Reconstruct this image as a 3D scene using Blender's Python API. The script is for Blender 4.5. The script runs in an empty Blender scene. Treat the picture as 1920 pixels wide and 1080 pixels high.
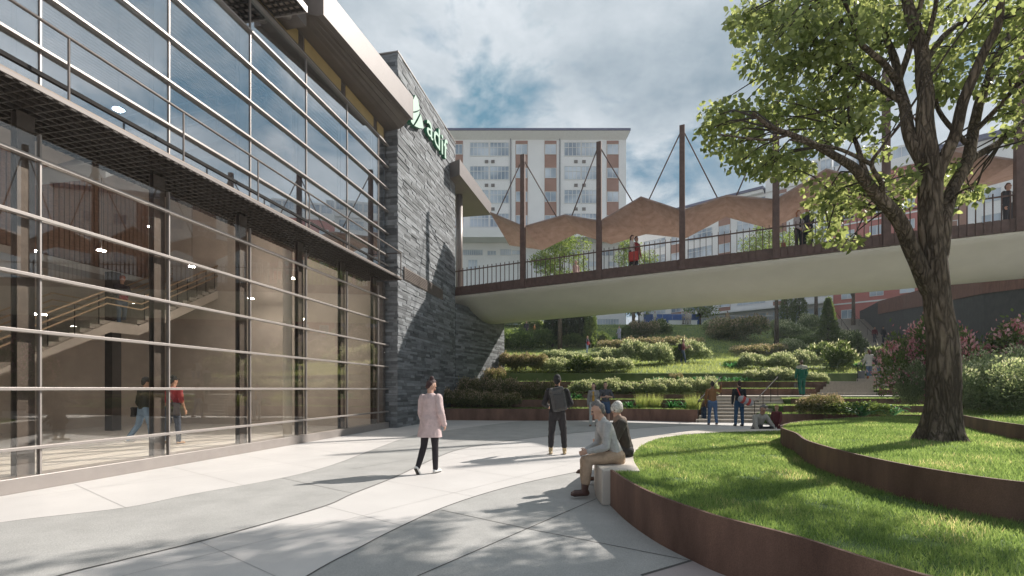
import bpy, bmesh, math, random
import numpy as np
from mathutils import Vector, Matrix, Euler, noise as mnoise
S = bpy.context.scene
COL = S.collection
R = math.radians
rng = random.Random(7)
NR = np.random.default_rng(7)

# ------------------------------------------------------------------ camera, sky, sun, exposure
FPX, HOR, EYE = 900.0, 729.0, 1.5            # focal length and horizon in px of the 1920 frame, eye height in m
cam = bpy.data.cameras.new('camera'); camo = bpy.data.objects.new('camera', cam); COL.objects.link(camo)
camo.location = (0, 0, EYE); camo.rotation_euler = (R(90), 0, 0)
cam.sensor_width = 36; cam.lens = 36*FPX/1920; cam.shift_y = (HOR-540)/1920
cam.clip_start = 0.05; cam.clip_end = 3000
S.camera = camo
SUN_AZ, SUN_EL = math.atan2(.86, .51), R(37.5)   # azimuth measured from +Y towards +X
w = bpy.data.worlds.new('World'); S.world = w; w.use_nodes = True
nt = w.node_tree; nt.nodes.clear()
def N(nt, typ, **kw):
    n = nt.nodes.new(typ)
    for k, v in kw.items():
        setattr(n, k, v)
    return n
out = N(nt, 'ShaderNodeOutputWorld'); bg = N(nt, 'ShaderNodeBackground'); bg.inputs['Strength'].default_value = .085
sky = N(nt, 'ShaderNodeTexSky'); sky.sky_type = 'NISHITA'; sky.sun_disc = False
sky.sun_elevation = SUN_EL; sky.sun_rotation = SUN_AZ; sky.air_density = 1.0; sky.dust_density = .6; sky.ozone_density = 1.6
tc = N(nt, 'ShaderNodeTexCoord'); sep = N(nt, 'ShaderNodeSeparateXYZ'); nt.links.new(tc.outputs['Generated'], sep.inputs[0])
add = N(nt, 'ShaderNodeMath', operation='ADD'); add.inputs[1].default_value = .22; nt.links.new(sep.outputs['Z'], add.inputs[0])
mx = N(nt, 'ShaderNodeMath', operation='MAXIMUM'); mx.inputs[1].default_value = .05; nt.links.new(add.outputs[0], mx.inputs[0])
dv = N(nt, 'ShaderNodeVectorMath', operation='DIVIDE'); cmb = N(nt, 'ShaderNodeCombineXYZ')
for i in range(3): nt.links.new(mx.outputs[0], cmb.inputs[i])
nt.links.new(tc.outputs['Generated'], dv.inputs[0]); nt.links.new(cmb.outputs[0], dv.inputs[1])
n1 = N(nt, 'ShaderNodeTexNoise'); n1.inputs['Scale'].default_value = 3.0; n1.inputs['Detail'].default_value = 9; n1.inputs['Roughness'].default_value = .56; n1.inputs['Distortion'].default_value = .35
mp = N(nt, 'ShaderNodeMapping'); mp.inputs['Location'].default_value = (1.2, 8.4, 3.3)
nt.links.new(dv.outputs[0], mp.inputs[0]); nt.links.new(mp.outputs[0], n1.inputs['Vector'])
rp = N(nt, 'ShaderNodeValToRGB'); rp.color_ramp.elements[0].position = .36; rp.color_ramp.elements[1].position = .50
nt.links.new(n1.outputs['Fac'], rp.inputs[0])
n2 = N(nt, 'ShaderNodeTexNoise'); n2.inputs['Scale'].default_value = 1.7; n2.inputs['Detail'].default_value = 10; n2.inputs['Roughness'].default_value = .6
mp2 = N(nt, 'ShaderNodeMapping'); mp2.inputs['Location'].default_value = (7.3, 2.2, 1); nt.links.new(dv.outputs[0], mp2.inputs[0]); nt.links.new(mp2.outputs[0], n2.inputs['Vector'])
rc = N(nt, 'ShaderNodeValToRGB'); e = rc.color_ramp.elements
e[0].position = .31; e[0].color = (1.9, 2.55, 3.1, 1); e[1].position = .62; e[1].color = (5.6, 6.0, 6.35, 1)
nt.links.new(n2.outputs['Fac'], rc.inputs[0])
mxc = N(nt, 'ShaderNodeMix', data_type='RGBA')
nt.links.new(rp.outputs['Color'], mxc.inputs['Factor']); tint = N(nt,'ShaderNodeVectorMath', operation='MULTIPLY'); tint.inputs[1].default_value = (.60,.92,.84); nt.links.new(sky.outputs['Color'], tint.inputs[0]); mnv = N(nt,'ShaderNodeVectorMath', operation='MINIMUM'); mnv.inputs[1].default_value = (1.15,2.15,3.0); nt.links.new(tint.outputs[0], mnv.inputs[0]); nt.links.new(mnv.outputs[0], mxc.inputs['A']); nt.links.new(rc.outputs['Color'], mxc.inputs['B'])
nt.links.new(mxc.outputs['Result'], bg.inputs['Color']); nt.links.new(bg.outputs[0], out.inputs['Surface'])
sl = bpy.data.lights.new('sun', 'SUN'); sl.energy = 4.2; sl.angle = R(.8); sl.color = (1, .945, .87)
so = bpy.data.objects.new('sun', sl); COL.objects.link(so)
sd = Vector((math.sin(SUN_AZ)*math.cos(SUN_EL), math.cos(SUN_AZ)*math.cos(SUN_EL), math.sin(SUN_EL)))
so.rotation_euler = sd.to_track_quat('Z', 'Y').to_euler(); so.location = sd*80
S.view_settings.view_transform = 'Standard'; S.view_settings.look = 'None'; S.view_settings.gamma = 1
S.view_settings.exposure = .68
S.cycles.max_bounces = 10; S.cycles.transparent_max_bounces = 24; S.cycles.glossy_bounces = 4; S.cycles.diffuse_bounces = 4
S.cycles.caustics_reflective = False; S.cycles.caustics_refractive = False
S.cycles.sample_clamp_indirect = 6

# ------------------------------------------------------------------ measuring helpers (photo px -> metres)
def P(x, y, d): return Vector(((x-960)/FPX*d, d, EYE+(HOR-y)/FPX*d))
def G(x, y, h=0.0):
    d = FPX*(EYE-h)/(y-HOR); return Vector(((x-960)/FPX*d, d, h))
F0 = Vector((-7.10, 7.22, 0)); FU = Vector((.2013, .9795, 0)); FN = Vector((.9795, -.2013, 0))
def FC(s, o, h): return F0+FU*s+FN*o+Vector((0, 0, h))      # along the facade, out from it, up
BAY = 2.148
# ------------------------------------------------------------------ mesh helpers
class MB:
    def __init__(s): s.v = []; s.f = []; s.c = []; s.cur = None
    def add(s, vs, fs):
        b = len(s.v); s.v += [tuple(p) for p in vs]; s.f += [tuple(i+b for i in f) for f in fs]
        if s.cur is not None: s.c += [s.cur]*len(fs)
        return s
    def hexa(s, p): # p: 4 bottom (ccw), 4 top
        return s.add(p, [(3,2,1,0),(4,5,6,7),(0,1,5,4),(1,2,6,5),(2,3,7,6),(3,0,4,7)])
    def box(s, c, d, M=None):
        x, y, z = d[0]/2, d[1]/2, d[2]/2
        p = [Vector(q) for q in ((-x,-y,-z),(x,-y,-z),(x,y,-z),(-x,y,-z),(-x,-y,z),(x,-y,z),(x,y,z),(-x,y,z))]
        if M is not None: p = [M @ q for q in p]
        return s.hexa([q+Vector(c) for q in p])
    def fbox(s, s0, s1, o0, o1, h0, h1): # box in facade coordinates
        return s.hexa([FC(s0,o1,h0),FC(s1,o1,h0),FC(s1,o0,h0),FC(s0,o0,h0),FC(s0,o1,h1),FC(s1,o1,h1),FC(s1,o0,h1),FC(s0,o0,h1)][::1])
    def bar(s, a, b, w, h=None, up=Vector((0,0,1))):
        a, b = Vector(a), Vector(b); h = h or w; d = (b-a).normalized()
        r = d.cross(up)
        if r.length < 1e-4: r = Vector((1,0,0))
        r.normalize(); u = r.cross(d)
        r *= w/2; u *= h/2
        return s.hexa([a-r-u, a+r-u, b+r-u, b-r-u, a-r+u, a+r+u, b+r+u, b-r+u])
    def tube(s, pts, rad, n=8, cap=True):
        pts = [Vector(p) for p in pts]; m = len(pts)
        rad = rad if isinstance(rad, (list, tuple)) else [rad]*m
        vs = []; prev = None
        for i, p in enumerate(pts):
            d = (pts[min(i+1,m-1)]-pts[max(i-1,0)]).normalized()
            if prev is None: prev = d.orthogonal().normalized()
            x = (prev-d*prev.dot(d))
            x = x.normalized() if x.length > 1e-5 else d.orthogonal().normalized()
            prev = x; y = d.cross(x)
            for k in range(n):
                a = 2*math.pi*k/n; vs.append(p+(x*math.cos(a)+y*math.sin(a))*rad[i])
        fs = [(i*n+k, i*n+(k+1)%n, (i+1)*n+(k+1)%n, (i+1)*n+k) for i in range(m-1) for k in range(n)]
        if cap: fs += [tuple(range(n-1,-1,-1)), tuple((m-1)*n+k for k in range(n))]
        return s.add(vs, fs)
    def prism(s, poly, z0, z1): # plan polygon; z0,z1 numbers or per-vertex lists
        n = len(poly); a = z0 if isinstance(z0,(list,tuple)) else [z0]*n; b = z1 if isinstance(z1,(list,tuple)) else [z1]*n
        vs = [(p[0],p[1],a[i]) for i,p in enumerate(poly)]+[(p[0],p[1],b[i]) for i,p in enumerate(poly)]
        return s.add(vs, [tuple(range(n-1,-1,-1)), tuple(range(n,2*n))]+[(i,(i+1)%n,n+(i+1)%n,n+i) for i in range(n)])
    def wall(s, path, th, z0, z1, inward=1): # thin wall along a plan polyline; path edge is the outer face
        n = len(path); a = z0 if isinstance(z0,(list,tuple)) else [z0]*n; b = z1 if isinstance(z1,(list,tuple)) else [z1]*n
        off = offset(path, th*inward)
        vs = []
        for i in range(n):
            vs += [(path[i][0],path[i][1],a[i]),(path[i][0],path[i][1],b[i]),(off[i][0],off[i][1],b[i]),(off[i][0],off[i][1],a[i])]
        fs = [(i*4+k, i*4+(k+1)%4, i*4+4+(k+1)%4, i*4+4+k) for i in range(n-1) for k in range(4)]
        fs += [(0,1,2,3),((n-1)*4+3,(n-1)*4+2,(n-1)*4+1,(n-1)*4)]
        return s.add(vs, fs)
    def grid(s, rows):
        m, n = len(rows), len(rows[0]); vs = [p for r in rows for p in r]
        return s.add(vs, [(i*n+j,i*n+j+1,(i+1)*n+j+1,(i+1)*n+j) for i in range(m-1) for j in range(n-1)])
    def sphere(s, c, r, seg=12, rings=8):
        r = r if isinstance(r,(tuple,list,Vector)) else (r,r,r); c = Vector(c); vs = []
        for i in range(1,rings):
            t = math.pi*i/rings
            for k in range(seg):
                a = 2*math.pi*k/seg; vs.append(c+Vector((r[0]*math.sin(t)*math.cos(a), r[1]*math.sin(t)*math.sin(a), r[2]*math.cos(t))))
        vs += [c+Vector((0,0,r[2])), c-Vector((0,0,r[2]))]; T = len(vs)-2
        fs = [(i*seg+k,(i+1)*seg+k,(i+1)*seg+(k+1)%seg,i*seg+(k+1)%seg) for i in range(rings-2) for k in range(seg)]
        fs += [(T,k,(k+1)%seg) for k in range(seg)]+[(T+1,(rings-2)*seg+(k+1)%seg,(rings-2)*seg+k) for k in range(seg)]
        return s.add(vs, fs)
    def mesh(s, name, smooth=False, fix=True):
        me = bpy.data.meshes.new(name); me.from_pydata(s.v, [], s.f)
        if fix:
            bm = bmesh.new(); bm.from_mesh(me); bmesh.ops.recalc_face_normals(bm, faces=bm.faces); bm.to_mesh(me); bm.free()
        if s.c and len(s.c) == len(s.f):
            a = me.attributes.new('tint', 'FLOAT', 'FACE'); a.data.foreach_set('value', s.c)
        if smooth: me.polygons.foreach_set('use_smooth', [True]*len(me.polygons))
        return me
    def build(s, name, m, parent=None, smooth=False, bevel=0, fix=True):
        return obj(name, s.mesh(name, smooth, fix), m, parent, bevel)
def offset(path, d):
    out = []
    n = len(path)
    for i in range(n):
        a = Vector(path[max(i-1,0)][:2]); b = Vector(path[min(i+1,n-1)][:2]); t = (b-a).normalized()
        out.append((path[i][0]-t.y*d, path[i][1]+t.x*d))
    return out
def smooth_path(pts, n=8): # Catmull-Rom through the points
    pts = [Vector(p) for p in pts]; o = []
    for i in range(len(pts)-1):
        p0 = pts[max(i-1,0)]; p1 = pts[i]; p2 = pts[i+1]; p3 = pts[min(i+2,len(pts)-1)]
        for k in range(n):
            t = k/n
            o.append(.5*((2*p1)+(p2-p0)*t+(2*p0-5*p1+4*p2-p3)*t*t+(3*p1-p0-3*p2+p3)*t**3))
    o.append(pts[-1]); return o
ROOTS = {}
def obj(name, me, m, parent=None, bevel=0):
    o = bpy.data.objects.new(name, me); COL.objects.link(o)
    for x in (m if isinstance(m, (list,tuple)) else [m]):
        if x is not None: me.materials.append(x)
    if parent is not None:
        o.parent = parent
        if parent.parent is None and parent.type == 'EMPTY' and not parent.get('_local'): o.matrix_parent_inverse = Matrix.Translation(-parent.location)
    if bevel:
        b = o.modifiers.new('bevel', 'BEVEL'); b.width = bevel; b.segments = 2; b.limit_method = 'ANGLE'; b.angle_limit = R(40)
    return o
def tag(o, label=None, cat=None, group=None, kind=None):
    for k, v in (('label',label),('category',cat),('group',group),('kind',kind)):
        if v: o[k] = v
    return o
def thing(name, label, cat, loc=(0,0,0), group=None, rz=0, local=False):
    o = bpy.data.objects.new(name, None); COL.objects.link(o); o.location = loc; o.rotation_euler = (0,0,rz); o.empty_display_size = .2
    if local: o['_local'] = 1
    return tag(o, label, cat, group)
def copy_tree(o, parent=None):
    c = o.copy(); COL.objects.link(c)
    if parent is not None: c.parent = parent
    for ch in list(o.children): copy_tree(ch, c)
    return c
# ------------------------------------------------------------------ materials
MATS = {}
def sock(p, *names):
    for n in names:
        if n in p.inputs: return p.inputs[n]
def pm(name, base, rough=.6, var=.18, scale=3.0, bump=0.0, bscale=60.0, metal=0.0, tint=None, base2=None, stretch=None, spec=None, detail=5, fine=0, bdist=.02):
    if name in MATS: return MATS[name]
    m = bpy.data.materials.new(name); m.use_nodes = True; t = m.node_tree; p = t.nodes['Principled BSDF']
    p.inputs['Roughness'].default_value = rough; p.inputs['Metallic'].default_value = metal
    if spec is not None: sock(p,'Specular IOR Level','Specular').default_value = spec
    co = t.nodes.new('ShaderNodeTexCoord'); vec = co.outputs['Object']
    if stretch:
        mp = t.nodes.new('ShaderNodeMapping'); mp.inputs['Scale'].default_value = stretch; t.links.new(vec, mp.inputs[0]); vec = mp.outputs[0]
    nz = t.nodes.new('ShaderNodeTexNoise'); nz.inputs['Scale'].default_value = scale; nz.inputs['Detail'].default_value = detail; nz.inputs['Roughness'].default_value = .6
    t.links.new(vec, nz.inputs['Vector'])
    rp = t.nodes.new('ShaderNodeValToRGB'); el = rp.color_ramp.elements
    b2 = base2 or tuple(min(1, c*(1+var)) for c in base)
    b1 = base if base2 else tuple(c*(1-var) for c in base)
    el[0].position = .3; el[0].color = (*b1, 1); el[1].position = .7; el[1].color = (*b2, 1)
    t.links.new(nz.outputs['Fac'], rp.inputs[0]); c = rp.outputs['Color']
    if fine:
        n3 = t.nodes.new('ShaderNodeTexNoise'); n3.inputs['Scale'].default_value = 130; n3.inputs['Detail'].default_value = 3; t.links.new(co.outputs['Object'], n3.inputs['Vector'])
        mr = t.nodes.new('ShaderNodeMapRange'); mr.inputs['From Min'].default_value = .3; mr.inputs['From Max'].default_value = .7; mr.inputs['To Min'].default_value = 1-fine; mr.inputs['To Max'].default_value = 1+fine
        t.links.new(n3.outputs['Fac'], mr.inputs['Value'])
        mu = t.nodes.new('ShaderNodeVectorMath'); mu.operation = 'SCALE'; t.links.new(c, mu.inputs[0]); t.links.new(mr.outputs[0], mu.inputs['Scale']); c = mu.outputs[0]
    if tint:
        a = t.nodes.new('ShaderNodeAttribute'); a.attribute_name = 'tint'
        mr = t.nodes.new('ShaderNodeMapRange'); mr.inputs['To Min'].default_value = 1-tint; mr.inputs['To Max'].default_value = 1+tint
        t.links.new(a.outputs['Fac'], mr.inputs['Value'])
        mu = t.nodes.new('ShaderNodeVectorMath'); mu.operation = 'SCALE'; t.links.new(c, mu.inputs[0]); t.links.new(mr.outputs[0], mu.inputs['Scale']); c = mu.outputs[0]
    t.links.new(c, p.inputs['Base Color'])
    if bump:
        nb = t.nodes.new('ShaderNodeTexNoise'); nb.inputs['Scale'].default_value = bscale; nb.inputs['Detail'].default_value = 4; t.links.new(vec, nb.inputs['Vector'])
        b = t.nodes.new('ShaderNodeBump'); b.inputs['Strength'].default_value = bump; b.inputs['Distance'].default_value = bdist
        t.links.new(nb.outputs['Fac'], b.inputs['Height']); t.links.new(b.outputs[0], p.inputs['Normal'])
    MATS[name] = m; return m
def glass(name, tint=(.9,.93,.92), refl=.12, rough=0.0, power=1.0, dark=1.0):
    m = bpy.data.materials.new(name); m.use_nodes = True; t = m.node_tree; t.nodes.clear()
    o = t.nodes.new('ShaderNodeOutputMaterial'); mix = t.nodes.new('ShaderNodeMixShader')
    tr = t.nodes.new('ShaderNodeBsdfTransparent'); tr.inputs[0].default_value = (*[c*dark for c in tint],1)
    gl = t.nodes.new('ShaderNodeBsdfGlossy'); gl.inputs['Roughness'].default_value = rough; gl.inputs[0].default_value = (1,1,1,1)
    fr = t.nodes.new('ShaderNodeLayerWeight'); fr.inputs['Blend'].default_value = .5
    pw = t.nodes.new('ShaderNodeMath'); pw.operation = 'POWER'; pw.inputs[1].default_value = 4.0; t.links.new(fr.outputs['Facing'], pw.inputs[0])
    mr = t.nodes.new('ShaderNodeMapRange'); mr.inputs['To Min'].default_value = refl; mr.inputs['To Max'].default_value = 1
    t.links.new(pw.outputs[0], mr.inputs['Value']); t.links.new(mr.outputs[0], mix.inputs[0])
    t.links.new(tr.outputs[0], mix.inputs[1]); t.links.new(gl.outputs[0], mix.inputs[2]); t.links.new(mix.outputs[0], o.inputs['Surface'])
    return m
def leaf(name, c1, c2, trans=.5, rough=.45, scale=1.3):
    m = bpy.data.materials.new(name); m.use_nodes = True; t = m.node_tree; t.nodes.clear()
    o = t.nodes.new('ShaderNodeOutputMaterial'); p = t.nodes.new('ShaderNodeBsdfPrincipled'); p.inputs['Roughness'].default_value = rough
    sock(p,'Specular IOR Level','Specular').default_value = .35
    tl = t.nodes.new('ShaderNodeBsdfTranslucent'); mix = t.nodes.new('ShaderNodeMixShader'); mix.inputs[0].default_value = trans
    a = t.nodes.new('ShaderNodeAttribute'); a.attribute_name = 'tint'
    rp = t.nodes.new('ShaderNodeValToRGB'); e = rp.color_ramp.elements; e[0].color = (*c1,1); e[1].color = (*c2,1)
    t.links.new(a.outputs['Fac'], rp.inputs[0]); t.links.new(rp.outputs[0], p.inputs['Base Color'])
    mu = t.nodes.new('ShaderNodeMix'); mu.data_type = 'RGBA'; mu.blend_type = 'MULTIPLY'; mu.inputs['Factor'].default_value = 1
    t.links.new(rp.outputs[0], mu.inputs['A']); mu.inputs['B'].default_value = (3.1,2.8,2.0,1)
    t.links.new(mu.outputs['Result'], tl.inputs[0])
    t.links.new(p.outputs[0], mix.inputs[1]); t.links.new(tl.outputs[0], mix.inputs[2]); t.links.new(mix.outputs[0], o.inputs['Surface'])
    return m
def emis(name, c, k):
    m = bpy.data.materials.new(name); m.use_nodes = True; p = m.node_tree.nodes['Principled BSDF']
    p.inputs['Emission Color'].default_value = (*c,1); p.inputs['Emission Strength'].default_value = k; p.inputs['Base Color'].default_value = (*c,1); return m
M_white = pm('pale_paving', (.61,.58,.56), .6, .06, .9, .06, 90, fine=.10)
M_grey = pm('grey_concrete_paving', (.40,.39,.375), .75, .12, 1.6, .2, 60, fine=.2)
M_joint = pm('paving_joint', (.10,.095,.09), .9)
M_corten = pm('corten_steel', (.085,.044,.032), .8, .3, 2.0, .25, 60, base2=(.24,.135,.097), stretch=(1,1,.35), fine=.25)
M_cortenl = pm('corten_canopy', (.24,.165,.137), .85, .2, 1.6, .1, 40, base2=(.37,.27,.235), stretch=(1,1,7), fine=.06)
M_bridgebrown = pm('corten_bridge', (.105,.062,.05), .75, .25, 5, .2, 60, fine=.25)
M_soffit = pm('bridge_soffit', (.78,.74,.66), .7, .05, .8)
M_lightmetal = pm('pale_bronze_metal', (.33,.295,.275), .42, .06, 4, 0, metal=.3)
M_column = pm('bronze_column', (.115,.095,.085), .5, .2, 6, .1, 120, metal=.2, fine=.25)
M_dark = pm('dark_metal', (.03,.028,.027), .85, .2, spec=.15)
M_bronze = pm('roof_bronze', (.165,.142,.134), .5, .05, 2, metal=.2)
M_soffitdark = pm('roof_soffit', (.17,.145,.13), .55, .1, 2, metal=.2)
M_grating = pm('grating_steel', (.05,.042,.036), .7, .3, 8)
M_slate = pm('slate_cladding', (.165,.172,.18), .8, .22, 2.6, .4, 26, tint=.5, stretch=(1,1,2.5), fine=.2)
M_conc = pm('beige_concrete', (.56,.49,.43), .85, .1, 1.5, .15, 40, fine=.08)
M_step = pm('step_stone', (.46,.41,.355), .75, .14, 3, .1, 50, stretch=(4,4,1), fine=.08)
M_bench = pm('bench_stone', (.56,.50,.44), .7, .06, 2, .08, 80, fine=.06)
M_floor = pm('interior_floor', (.70,.67,.63), .35, .06, 1)
M_wood = pm('oak_handrail', (.50,.36,.235), .5, .2, 12, stretch=(1,1,1))
M_woodpanel = pm('timber_panel', (.26,.15,.10), .55, .4, 6, stretch=(1,1,12))
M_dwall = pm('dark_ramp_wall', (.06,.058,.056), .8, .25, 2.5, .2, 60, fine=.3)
M_soil = pm('soil', (.05,.035,.025), .95, .3, 6, .4, 30)
# ================================================================== GROUND
def sheet(name, pts, z, m, kind='structure'):
    b = MB(); b.add([(p[0],p[1],z) for p in pts], [tuple(range(len(pts)))])
    o = b.build(name, m, fix=False)
    if o.data.polygons[0].normal.z < 0: o.data.flip_normals()
    return tag(o, kind=kind)
sheet('plaza_ground', [(-300,-300),(300,-300),(300,300),(-300,300)], 0, M_white)
def gp(pts): return [G(x,y) for x,y in pts]
cA = smooth_path(gp([(-260,1032),(0,981),(233,953),(358,928),(529,897),(625,872),(704,842),(775,817),(841,807),(973,790),(1010,788.2)]), 6)
cB = smooth_path(gp([(-300,1200),(112,1080),(229,1051),(408,1007),(604,951),(662,926),(740,895),(824,856),(870,841),(946,828),(1027,818),(1100,810),(1255,800),(1330,796)]), 6)
cC = smooth_path(gp([(250,1290),(578,1080),(670,1030),(737,995),(827,954),(912,925),(988,905),(1064,889),(1130,876),(1200,868)]), 6)
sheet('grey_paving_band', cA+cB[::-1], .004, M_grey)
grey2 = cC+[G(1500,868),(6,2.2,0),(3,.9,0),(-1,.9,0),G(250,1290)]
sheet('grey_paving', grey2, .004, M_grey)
def strip(b, pts, wd, z):
    a = offset(pts, wd/2); c = offset(pts, -wd/2)
    vs = [(p[0],p[1],z) for p in a]+[(p[0],p[1],z) for p in c]; n = len(pts)
    b.add(vs, [(i,i+1,n+i+1,n+i) for i in range(n-1)])
b = MB()
for c_, w_ in ((cA,.014),(cB,.018),(cC,.02)): strip(b, c_, w_, .007)
strip(b, gp([(700,1122),(786,1080),(1118,936)]), .014, .0072)
strip(b, gp([(827,957),(988,992),(1297,1053)]), .010, .0074)
strip(b, gp([(1203,1080),(1301,1051)]), .03, .0076)
strip(b, gp([(529,897),(663,926)]), .008, .0071); strip(b, gp([(660,880),(790,858)]), .008, .0071)
strip(b, gp([(960,808),(1090,798)]), .008, .0071)
o = b.build('paving_joints', M_joint, fix=False); tag(o, kind='structure')
for p in o.data.polygons:
    if p.normal.z < 0: p.flip()
b = MB(); d1 = Vector((-1210,900,0)).normalized(); d2 = Vector((900,1210,0)).normalized()
for k in range(-14, 15): strip(b, [d2*(1.55*k+.4)-d1*30, d2*(1.55*k+.4)+d1*30], .005, .0024)
for k in range(-14, 15): strip(b, [d1*(2.3*k+.2)-d2*30, d1*(2.3*k+.2)+d2*30], .005, .0021)
M_tilejoint = pm('tile_joint', (.33,.31,.30), .9)
tag(b.build('tile_joints', M_tilejoint, fix=False), kind='structure')
sheet('pink_paving', gp([(1206,1081),(1301,1052),(1420,1085),(1500,1190),(1050,1160)]), .0055, pm('pink_paving',(.42,.36,.35),.7,.06,2,.08,90,fine=.08))

# ================================================================== STATION BUILDING
def FP(x, y, o): # photo pixel -> (s, h) on the plane o in front of the facade
    a = (960-x)/FPX; t = (8.4095-o)/(a*.9795+.2013); p = Vector((-a*t, t, EYE+(HOR-y)/FPX*t))
    return (p-F0).dot(FU), p.z
S0, S1 = -8.6, FP(727,800,0)[0]
st = thing('station_building', 'glass fronted station hall with bronze columns and an overhanging roof', 'building', FC(4,0,0))
MB().fbox(S0,S1,-.30,.07,0,.22).build('plinth', M_lightmetal, st, bevel=.008)
MB().fbox(S0,S1+.3,-12,-.31,-.05,.03).build('floor', M_floor, st)
HL = [.63,1.5,2.35,3.18,4.05,4.93]; HU = [6.6,7.45,8.31,9.16,10.0,10.83]; GT = 5.32; UB = 5.72
ks = list(range(-3,6))
for k in ks:
    s = k*BAY
    b = MB()
    for h0,h1 in ((.22,5.58),(UB,11.4)): b.fbox(s-.235,s-.015,-.10,-.075,h0,h1); b.fbox(s-.235,s-.015,-.20,-.175,h0,h1); b.fbox(s-.135,s-.115,-.174,-.101,h0,h1)
    b.build('column', M_column, st)
    MB().fbox(s-.012,s+.012,-.05,.02,.22,GT).fbox(s-.012,s+.012,-.05,.02,UB,10.83).build('mullion', M_lightmetal, st)
MB().fbox(S1-.22,S1-.02,-.4,-.09,.22,5.58).fbox(S1-.22,S1-.02,-.4,-.09,UB,11.4).build('column', M_column, st)
for h in HL: MB().fbox(S0,S1-.02,-.03,.065,h-.024,h+.024).build('transom', M_lightmetal, st, bevel=.004)
for h in HU: MB().fbox(S0,S1-.02,-.03,.075,h-.022,h+.022).build('transom', M_lightmetal, st, bevel=.004)
M_glassL = glass('clear_glass', (.95,.93,.90), .065)
M_glassU = glass('reflective_glass', (.60,.68,.75), .46)
edges = [S0]+[k*BAY for k in ks]+[S1-.24]
rowsL = [.22]+HL+[GT]; rowsU = [UB]+HU
for i in range(3, len(edges)-1):
    a, c = edges[i]+.018, edges[i+1]-.018
    for rows, m in ((rowsL,M_glassL),(rowsU,M_glassU)):
        for j in range(len(rows)-1):
            MB().fbox(a,c,-.016,-.004,rows[j]+.002,rows[j+1]-.002).build('glass_pane', m, st)
b = MB()
for rows in (rowsL,rowsU): b.fbox(S0,edges[3]-.02,-.016,-.004,rows[0],rows[-1])
b.build('glass_wall', M_glassU, st)
# interior shell
MB().fbox(S0,S1+.3,-11.3,-11.0,.03,11.4).build('back_wall', M_conc, st)
MB().fbox(S1,S1+.3,-11.0,-.42,.03,11.4).build('end_wall', M_conc, st)
MB().fbox(S0-.3,S0,-11.0,-.42,.03,11.4).build('end_wall', M_conc, st)
MB().fbox(S0,S1,-11.0,-10.0,5.72,5.95).build('upper_floor', pm('slab_white',(.5,.48,.46),.7,.05), st)
b = MB()
for i in range(74):
    b.fbox(S0,S1,-.9-i*.135,-.82-i*.135,11.18,11.30)
b.build('timber_ceiling', pm('ceiling_timber',(.20,.14,.11),.7,.25,4), st)
MB().fbox(S0-.3,S1+.3,-11.4,-.05,11.4,11.52).build('roof_slab', M_soffitdark, st)
# timber clad gallery band on the back wall, seen through the upper panes
b = MB()
for i in range(150):
    s = S0+.2+i*.17
    if s > S1-.2: break
    b.fbox(s,s+.13,-10.99,-10.9,6.2,9.4)
b.build('timber_lining', M_woodpanel, st)
# interior stair, parallel to the facade
(sa,ha),(sb,hb),(sc_,hc),(sd_,hd) = FP(0,692,-7.6), FP(209,598,-7.6), FP(262,611,-7.6), FP(427,534,-7.6)
LAND = (hb+hc)/2; UPF = 5.95; slope1 = (LAND-ha)/(sb-sa); s_bot = sb-LAND/slope1; slope2 = (hd-LAND)/(sd_-sc_); s_top = sc_+(UPF-LAND)/slope2
stair = MB()
def flight(b, s0, h0, s1, h1, oa, ob):
    n = max(2, round((h1-h0)/.168)); ds = (s1-s0)/n; dh = (h1-h0)/n
    for i in range(n): b.fbox(s0+ds*i, s0+ds*(i+1)+.03, oa, ob, h0+dh*i+.02, h0+dh*(i+1))
O1, O2 = -7.65, -9.95
tb = MB(); flight(tb, s_bot, .03, sb, LAND, O2+.06, O1-.06); flight(tb, sc_, LAND, s_top, UPF, O2+.06, O1-.06); tb.fbox(sb,sc_,O2+.06,O1-.06,LAND-.15,LAND)
tb.build('stair_treads', M_step, st)
def stringer(b, o, wd):
    prof = [(s_bot-.2,-.0),(sb,LAND+.02),(sc_,LAND+.02),(s_top,UPF)]
    for (p,q) in zip(prof, prof[1:]):
        lo, hi = -.40, -.07
        b.hexa([FC(p[0],o+wd,max(0.03,p[1]+lo)),FC(q[0],o+wd,q[1]+lo),FC(q[0],o,q[1]+lo),FC(p[0],o,max(.03,p[1]+lo)),FC(p[0],o+wd,p[1]+hi),FC(q[0],o+wd,q[1]+hi),FC(q[0],o,q[1]+hi),FC(p[0],o,p[1]+hi)])
for o_ in (O1-.03, O2): 
    b = MB(); stringer(b, o_, .05); b.build('stair_stringer', M_conc, st)
for o_ in (O1+.0, O2+.03):
    for dh in (.55,.75,.98):
        pts = [(s_bot,dh),(sb-.1,LAND+dh),(sc_+.1,LAND+dh-.03),(s_top,UPF+dh)]
        MB().tube([FC(p[0],o_,p[1]) for p in pts], .028, 8).build('stair_handrail', M_wood, st, smooth=True)
M_bal = glass('balustrade_glass', (.93,.95,.94), .03)
b = MB()
for o_ in (O1-.01,):
    pts = [(s_bot,.1),(sb,LAND),(sc_,LAND),(s_top,UPF)]
    for p,q in zip(pts,pts[1:]): b.hexa([FC(p[0],o_,p[1]+.1),FC(q[0],o_,q[1]+.1),FC(q[0],o_-.012,q[1]+.1),FC(p[0],o_-.012,p[1]+.1),FC(p[0],o_,p[1]+.9),FC(q[0],o_,q[1]+.9),FC(q[0],o_-.012,q[1]+.9),FC(p[0],o_-.012,p[1]+.9)])
b.build('stair_balustrade', M_bal, st)
b = MB()
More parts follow.
